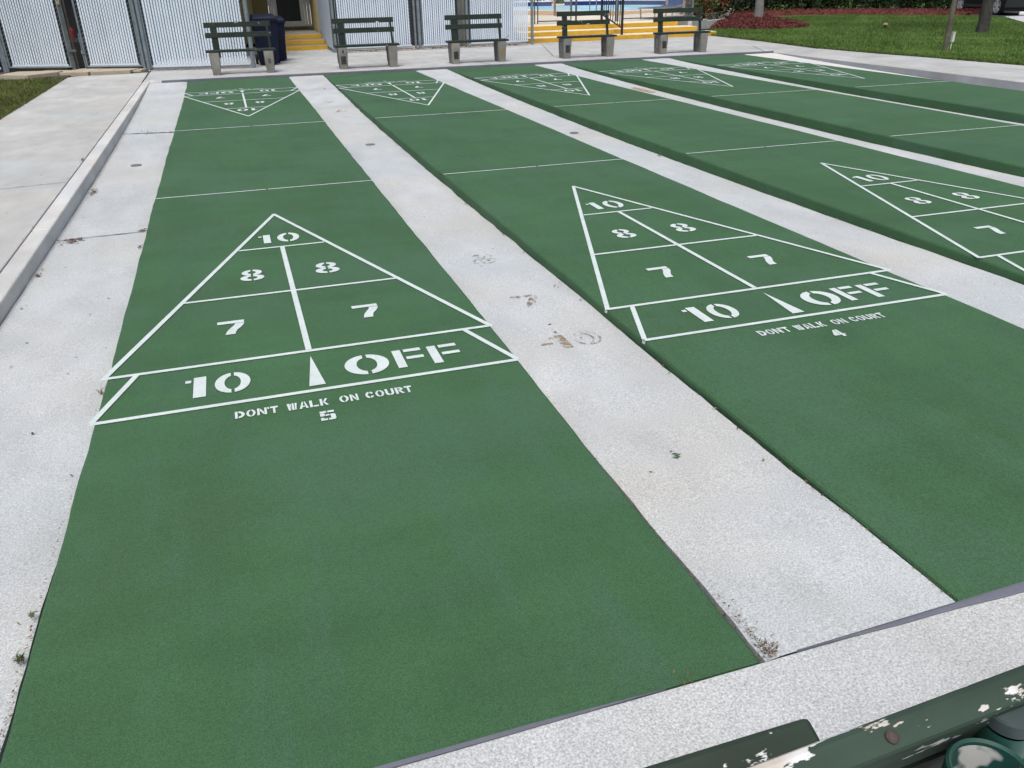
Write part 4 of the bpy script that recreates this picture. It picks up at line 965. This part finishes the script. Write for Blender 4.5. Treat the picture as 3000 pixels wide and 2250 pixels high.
n = len(loop); mb = MB(); mb.add([(xl, y, z) for y, z in loop]+[(xr, y, z) for y, z in loop], [tuple(range(n)), tuple(range(n, 2*n))[::-1]]+[(i, n+i, n+(i+1) % n, (i+1) % n) for i in range(n)])
mb.build('body', M['car'], car, bevel=.03)
gh = [(26.5, 1.1), (27.35, 1.66), (29.45, 1.68), (29.68, 1.1)]; mb = MB(); i0 = .16
mb.add([(xl+.02, gh[0][0], 1.1), (xl+i0, gh[1][0], 1.66), (xl+i0, gh[2][0], 1.68), (xl+.02, gh[3][0], 1.1), (xr-.02, gh[0][0], 1.1), (xr-i0, gh[1][0], 1.66), (xr-i0, gh[2][0], 1.68), (xr-.02, gh[3][0], 1.1)],
       [(0, 1, 2, 3), (7, 6, 5, 4), (0, 4, 5, 1), (1, 5, 6, 2), (2, 6, 7, 3)]); mb.build('cabin', M['car'], car, bevel=.03)
for a, b in ((27.0, 28.0), (28.1, 29.3)):
    MB().add([(xl+.03, a, 1.14), (xl+.03, b, 1.14), (xl+.145, b-.08, 1.58), (xl+.145, a+.25, 1.58)], [(0, 3, 2, 1)]).build('window', M['carglass'], car)
for y in (26.95, 28.05): MB().beam((xl-.002, y, .34), (xl-.002, y, 1.06), .004, .008, (0, 1, 0)).build('door_gap', M['dark'], car)
MB().beam((xl-.012, 26.65, .33), (xl-.012, 28.45, .33), .03, .1).build('sill', M['dark'], car)
MB().box(29.95, 31.6, 25.75, 29.5, .16, .30).build('underbody', M['dark'], car)
def wheel(xc, yc, side):
    tb = MB(); prof = [(.24, -.1), (.31, -.105), (.345, -.08), (.35, 0), (.345, .08), (.31, .105), (.24, .1)]
    tb.lathe((0, 0, 0), prof, 32); tb.v = [(xc+side*z, yc+x, .35+y) for x, y, z in tb.v]; w = tb.build('wheel', M['rubber'], car)
    rb = MB(); rb.lathe((0, 0, 0), [(.248, .07), (.245, .10), (.22, .098), (.215, .05)], 28)
    for k in range(5):
        a = 2*math.pi*k/5+.3; ca, sa = math.cos(a), math.sin(a)
        for off, wd in ((-.035, .05), (.035, .05)):
            rb.beam((ca*.03-sa*off*.5, sa*.03+ca*off*.5, .088), (ca*.22-sa*off*1.3, sa*.22+ca*off*1.3, .092), wd*.75, .02, (0, 0, 1))
    rb.lathe((0, 0, 0), [(.055, .075), (.055, .098), (.0, .10)], 14); rb.v = [(xc+side*z, yc+x, .35+y) for x, y, z in rb.v]; rb.build('rim', M['alloy'], w)
    db = MB().lathe((0, 0, 0), [(.215, .045), (.0, .045)], 20); db.v = [(xc+side*z, yc+x, .35+y) for x, y, z in db.v]; db.build('brake_disc', M['dark'], w)
for (xc, side) in ((30.0, -1), (31.58, 1)):
    for y in (yF, yR): wheel(xc, y, side)
car.location = (30.914, 27.231, 0); car.rotation_euler.z = -math.radians(16)
solo('wheel_stop', MB().beam((30.02, 25.46, .09), (30.55, 24.95, .09), .16, .13), M['coping'], (30.28, 25.2, 0), 'white concrete wheel stop beside the black car', 'wheel stop', bevel=.03)

# ================================================================== GRASS, WEEDS, LITTER
def blades(name, pts, mat, h0, h1, w, seed, kind='stuff'):
    r = random.Random(seed); mb = MB()
    for x, y, z, k in pts:
        a = r.uniform(0, 6.28); h = r.uniform(h0, h1)*k; lx, ly = r.gauss(0, .45)*h, r.gauss(0, .45)*h; dx, dy = math.cos(a)*w, math.sin(a)*w
        mb.add([(x-dx, y-dy, z-.01), (x+dx, y+dy, z-.01), (x+lx, y+ly, z+h)], [(0, 1, 2)])
    return struct(name, mb, mat, 0, kind)
def lawn_edge_x(y):
    E = [(-7, 15.62), (8, 15.1), (11.1, 14.74), (13.4, 14.48), (14.5, 14.29), (16.3, 14.13), (19, 14.44), (22.9, 14.6)]
    for (a, xa), (b, xb) in zip(E[:-1], E[1:]):
        if a <= y <= b: return xa+(xb-xa)*(y-a)/(b-a)
    return 14.6+(y-22.9)*.85
r = random.Random(3); P = []
while len(P) < 110000:
    y = r.uniform(8.5, 30.5); x0 = lawn_edge_x(y); x = x0+r.random()**1.2*16.5
    if (x-18.45)**2+(y-25.6)**2 < 3.4: continue
    if y > 22.9+(x-14.6)*1.18: continue
    if x > 25.9 and y > 21.4-(x-26)*.29 and not (y > 21.4+(x-26)*1.25 and x < 29): continue
    if x > 28.9 and y > 24.8: continue
    cl = math.sin(x*3.1+1)*math.sin(y*2.7)+math.sin(x*.9)*math.cos(y*1.1)
    if r.random() > .62+.25*cl: continue
    P.append((x, y, .012, 1+.25*cl))
blades('lawn_grass', P, M['blade'], .025, .06, .009, 4)
P = [(lawn_edge_x(y)-.02+abs(r.gauss(0, .03)), y, .012) for y in [r.uniform(9, 23) for _ in range(3000)]]
LE = P
P = [(lawn_edge_x(y)+r.gauss(.02, .022), y, .012, 1) for y in [r.uniform(8.5, 23) for _ in range(9000)]]
blades('lawn_fringe', P, M['blade'], .03, .07, .006, 5)
P = []
while len(P) < 26000:
    y = r.uniform(11.0, 18.6); x = -2.335-r.random()**1.4*2.6
    if y > 17.75+(-2.325-x)*.95: continue
    cl = math.sin(x*4+y*1.3)*math.cos(y*2.9-x)
    if r.random() > .6+.4*cl: continue
    P.append((x, y, -.012, 1+.3*cl))
blades('patchy_grass', P, M['blade_left'], .02, .06, .0055, 6)
P = [(-2.325+r.gauss(-.004, .012), y, -.0, 1) for y in [r.uniform(10.5, 17.7) for _ in range(2600)]]
blades('path_fringe', P, M['blade_left'], .02, .05, .005, 7)
# weeds: each tuft a thing
def tuft(x, y, z, n, h, spread, label, dry=False, seed=0):
    r2 = random.Random(seed+int(x*100)); mb = MB()
    for _ in range(n):
        a = r2.uniform(0, 6.28); hh = h*r2.uniform(.4, 1.1); px, py = x+r2.gauss(0, spread), y+r2.gauss(0, spread*1.6); w = r2.uniform(.0008, .002)
        ox, oy = math.cos(a)*hh*.8, math.sin(a)*hh*.8
        nx, ny = -math.sin(a)*w, math.cos(a)*w
        mb.add([(px-nx, py-ny, z), (px+nx, py+ny, z), (px+ox*.45+nx*.7, py+oy*.45+ny*.7, z+hh*.6), (px+ox*.45-nx*.7, py+oy*.45-ny*.7, z+hh*.6), (px+ox, py+oy, z+hh*.72)], [(0, 1, 2, 3), (3, 2, 4)])
    return solo('weed', mb, M['litter'] if dry else M['weed'], (x, y, z), label, 'weed', 'weeds in the slab joints')
zl = lambda y: gz(y, GD['left'])
tuft(-.016, .66, -.012, 60, .024, .005, 'lower green weed tuft in the joint left of court 5 near the frame corner')
tuft(-.016, .84, -.012, 30, .019, .004, 'upper green weed tuft in the joint left of court 5 near the frame corner')
tuft(-.018, 2.42, zl(2.4), 18, .04, .006, 'reddish weed beside the left corner of the court 5 triangle', True)
tuft(-.40, 10.46, zl(10.46), 40, .05, .08, 'green weed in the far crack of the left gutter')
tuft(-.07, 10.40, zl(10.4), 14, .05, .02, 'small weed at the court end of the far gutter crack')
tuft(1.868, .035, -.008, 80, .024, .014, 'dry brown grass tuft at the near right corner of court 5', True)
tuft(1.62, .010, -.006, 16, .018, .010, 'small dry grass tuft at the near edge of court 5', True)
tuft(4.25+.66, 6.55, gz(6.5, GD['g1'])+.0, 22, .05, .01, 'weed at the foot of the side face of the middle court')
tuft(-.81, 8.2, .0, 24, .045, .012, 'weed in the joint between left path and kerb')
tuft(2.40, 3.0, gz(3, GD['g0']), 10, .025, .01, 'tiny weed at the foot of the court 4 side face', True)
# litter: leaves and grit
def litter(name, pts, smin, smax, seed, mat=None):
    r2 = random.Random(seed); mb = MB()
    for x, y, z in pts:
        s = r2.uniform(smin, smax); a = r2.uniform(0, 6.28); c, d = math.cos(a), math.sin(a); k = r2.uniform(.25, .5); cu = s*r2.uniform(.1, .5)
        mb.add([(x-c*s, y-d*s, z+.001), (x-d*s*k, y+c*s*k, z+cu), (x+c*s, y+d*s, z+.002), (x+d*s*k, y-c*s*k, z+cu*.7)], [(0, 3, 2, 1)])
    return struct(name, mb, mat or M['litter'], 0, 'stuff')
r = random.Random(11); P = []
for _ in range(70): y = r.uniform(.3, 14); P.append((r.uniform(-.62, -.03), y, zl(y)+.004))
for _ in range(40): y = r.uniform(3, 14); P.append((-.65+abs(r.gauss(0, .03)), y, zl(y)+.004))
for _ in range(26): P.append((-.55+r.gauss(0, .06), 5.33+r.gauss(0, .05), zl(5.3)+.006))
for _ in range(14): P.append((-.6+r.gauss(0, .02), 7.1+r.gauss(0, .05), zl(7)+.006))
for _ in range(60): P.append((r.uniform(-2.2, -.9), r.uniform(3, 16), .004))
for _ in range(40): P.append((-.80+r.gauss(0, .008), r.uniform(4, 14), .006))
for i in range(4):
    for _ in range(26): y = r.uniform(.3, 13); P.append((r.uniform(CX[i]+CW+.04, CX[i+1]-.03), y, gz(y, GD['g%d' % i])+.004))
    for _ in range(60): y = r.uniform(.1, 14); P.append((CX[i+1]-.012-abs(r.gauss(0, .012)), y, gz(y, GD['g%d' % i])+.004))
for _ in range(30): P.append((r.uniform(-.5, 12), r.uniform(16, 21), .004))
litter('leaf_litter', P, .004, .014, 12)
P = [(-.54+r.gauss(0, .05), 5.33+r.gauss(0, .04), zl(5.3)+abs(r.gauss(0, .006))+.004) for _ in range(34)]+[(-.62+abs(r.gauss(0, .025)), 7.05+r.gauss(0, .07), zl(7)+abs(r.gauss(0, .01))+.004) for _ in range(26)]+[(-.07+r.gauss(0, .02), 5.45+r.gauss(0, .03), zl(5.4)+.005) for _ in range(5)]+[(-.05+r.gauss(0, .015), 4.95+r.gauss(0, .03), zl(5)+.005) for _ in range(4)]+[(-.64+abs(r.gauss(0, .02)), 4.55+r.gauss(0, .05), zl(4.5)+.005) for _ in range(8)]
litter('leaf_piles', P, .010, .026, 18)
litter('lawn_edge_debris', LE, .01, .035, 19)
P = []
for _ in range(150): y = abs(r.gauss(0, 1.0))+.02; P.append((-.006+r.gauss(0, .004), y if y < 3.6 else 1.0, -.012))
for _ in range(170): y = abs(r.gauss(0, 1.6))+.02; P.append((CW+.006+r.gauss(0, .004), y if y < 6 else 1.0, gz(y, .08)-.006))
for _ in range(70): P.append((CW+.02+abs(r.gauss(0, .018)), abs(r.gauss(0, .12))+.01, .003))
for _ in range(70): y = abs(r.gauss(0, .8))+.01; P.append((CX[1]-.008+r.gauss(0, .004), y, gz(y, .08)-.004))
litter('joint_debris', P, .002, .007, 13)
pebbles('crumbled_edge', lambda r: (CW+.012+abs(r.gauss(0, .02)), abs(r.gauss(0, .16))+.01), 90, M['gutter'], .002, .004, .002, 14)
litter('green_paint_spatter', [(2.12+r.gauss(0, .008), 1.02+r.gauss(0, .012), gz(1.02, GD['g0'])+.004) for _ in range(12)], .004, .010, 15, M['court'])
litter('pale_flecks', [(r.uniform(CX[i], CX[i]+CW), r.uniform(.3, 14), .003) for i in range(3) for _ in range(3)], .003, .006, 16, M['coping'])
solo('twig', MB().tube([(5.9+.62, 16.98, .455), (5.9+.69, 16.97, .475), (5.9+.74, 16.98, .53)], .004, 6), M['bark'], (6.52, 16.98, .455), 'small dark twig lying on the seat of the middle far bench', 'twig')
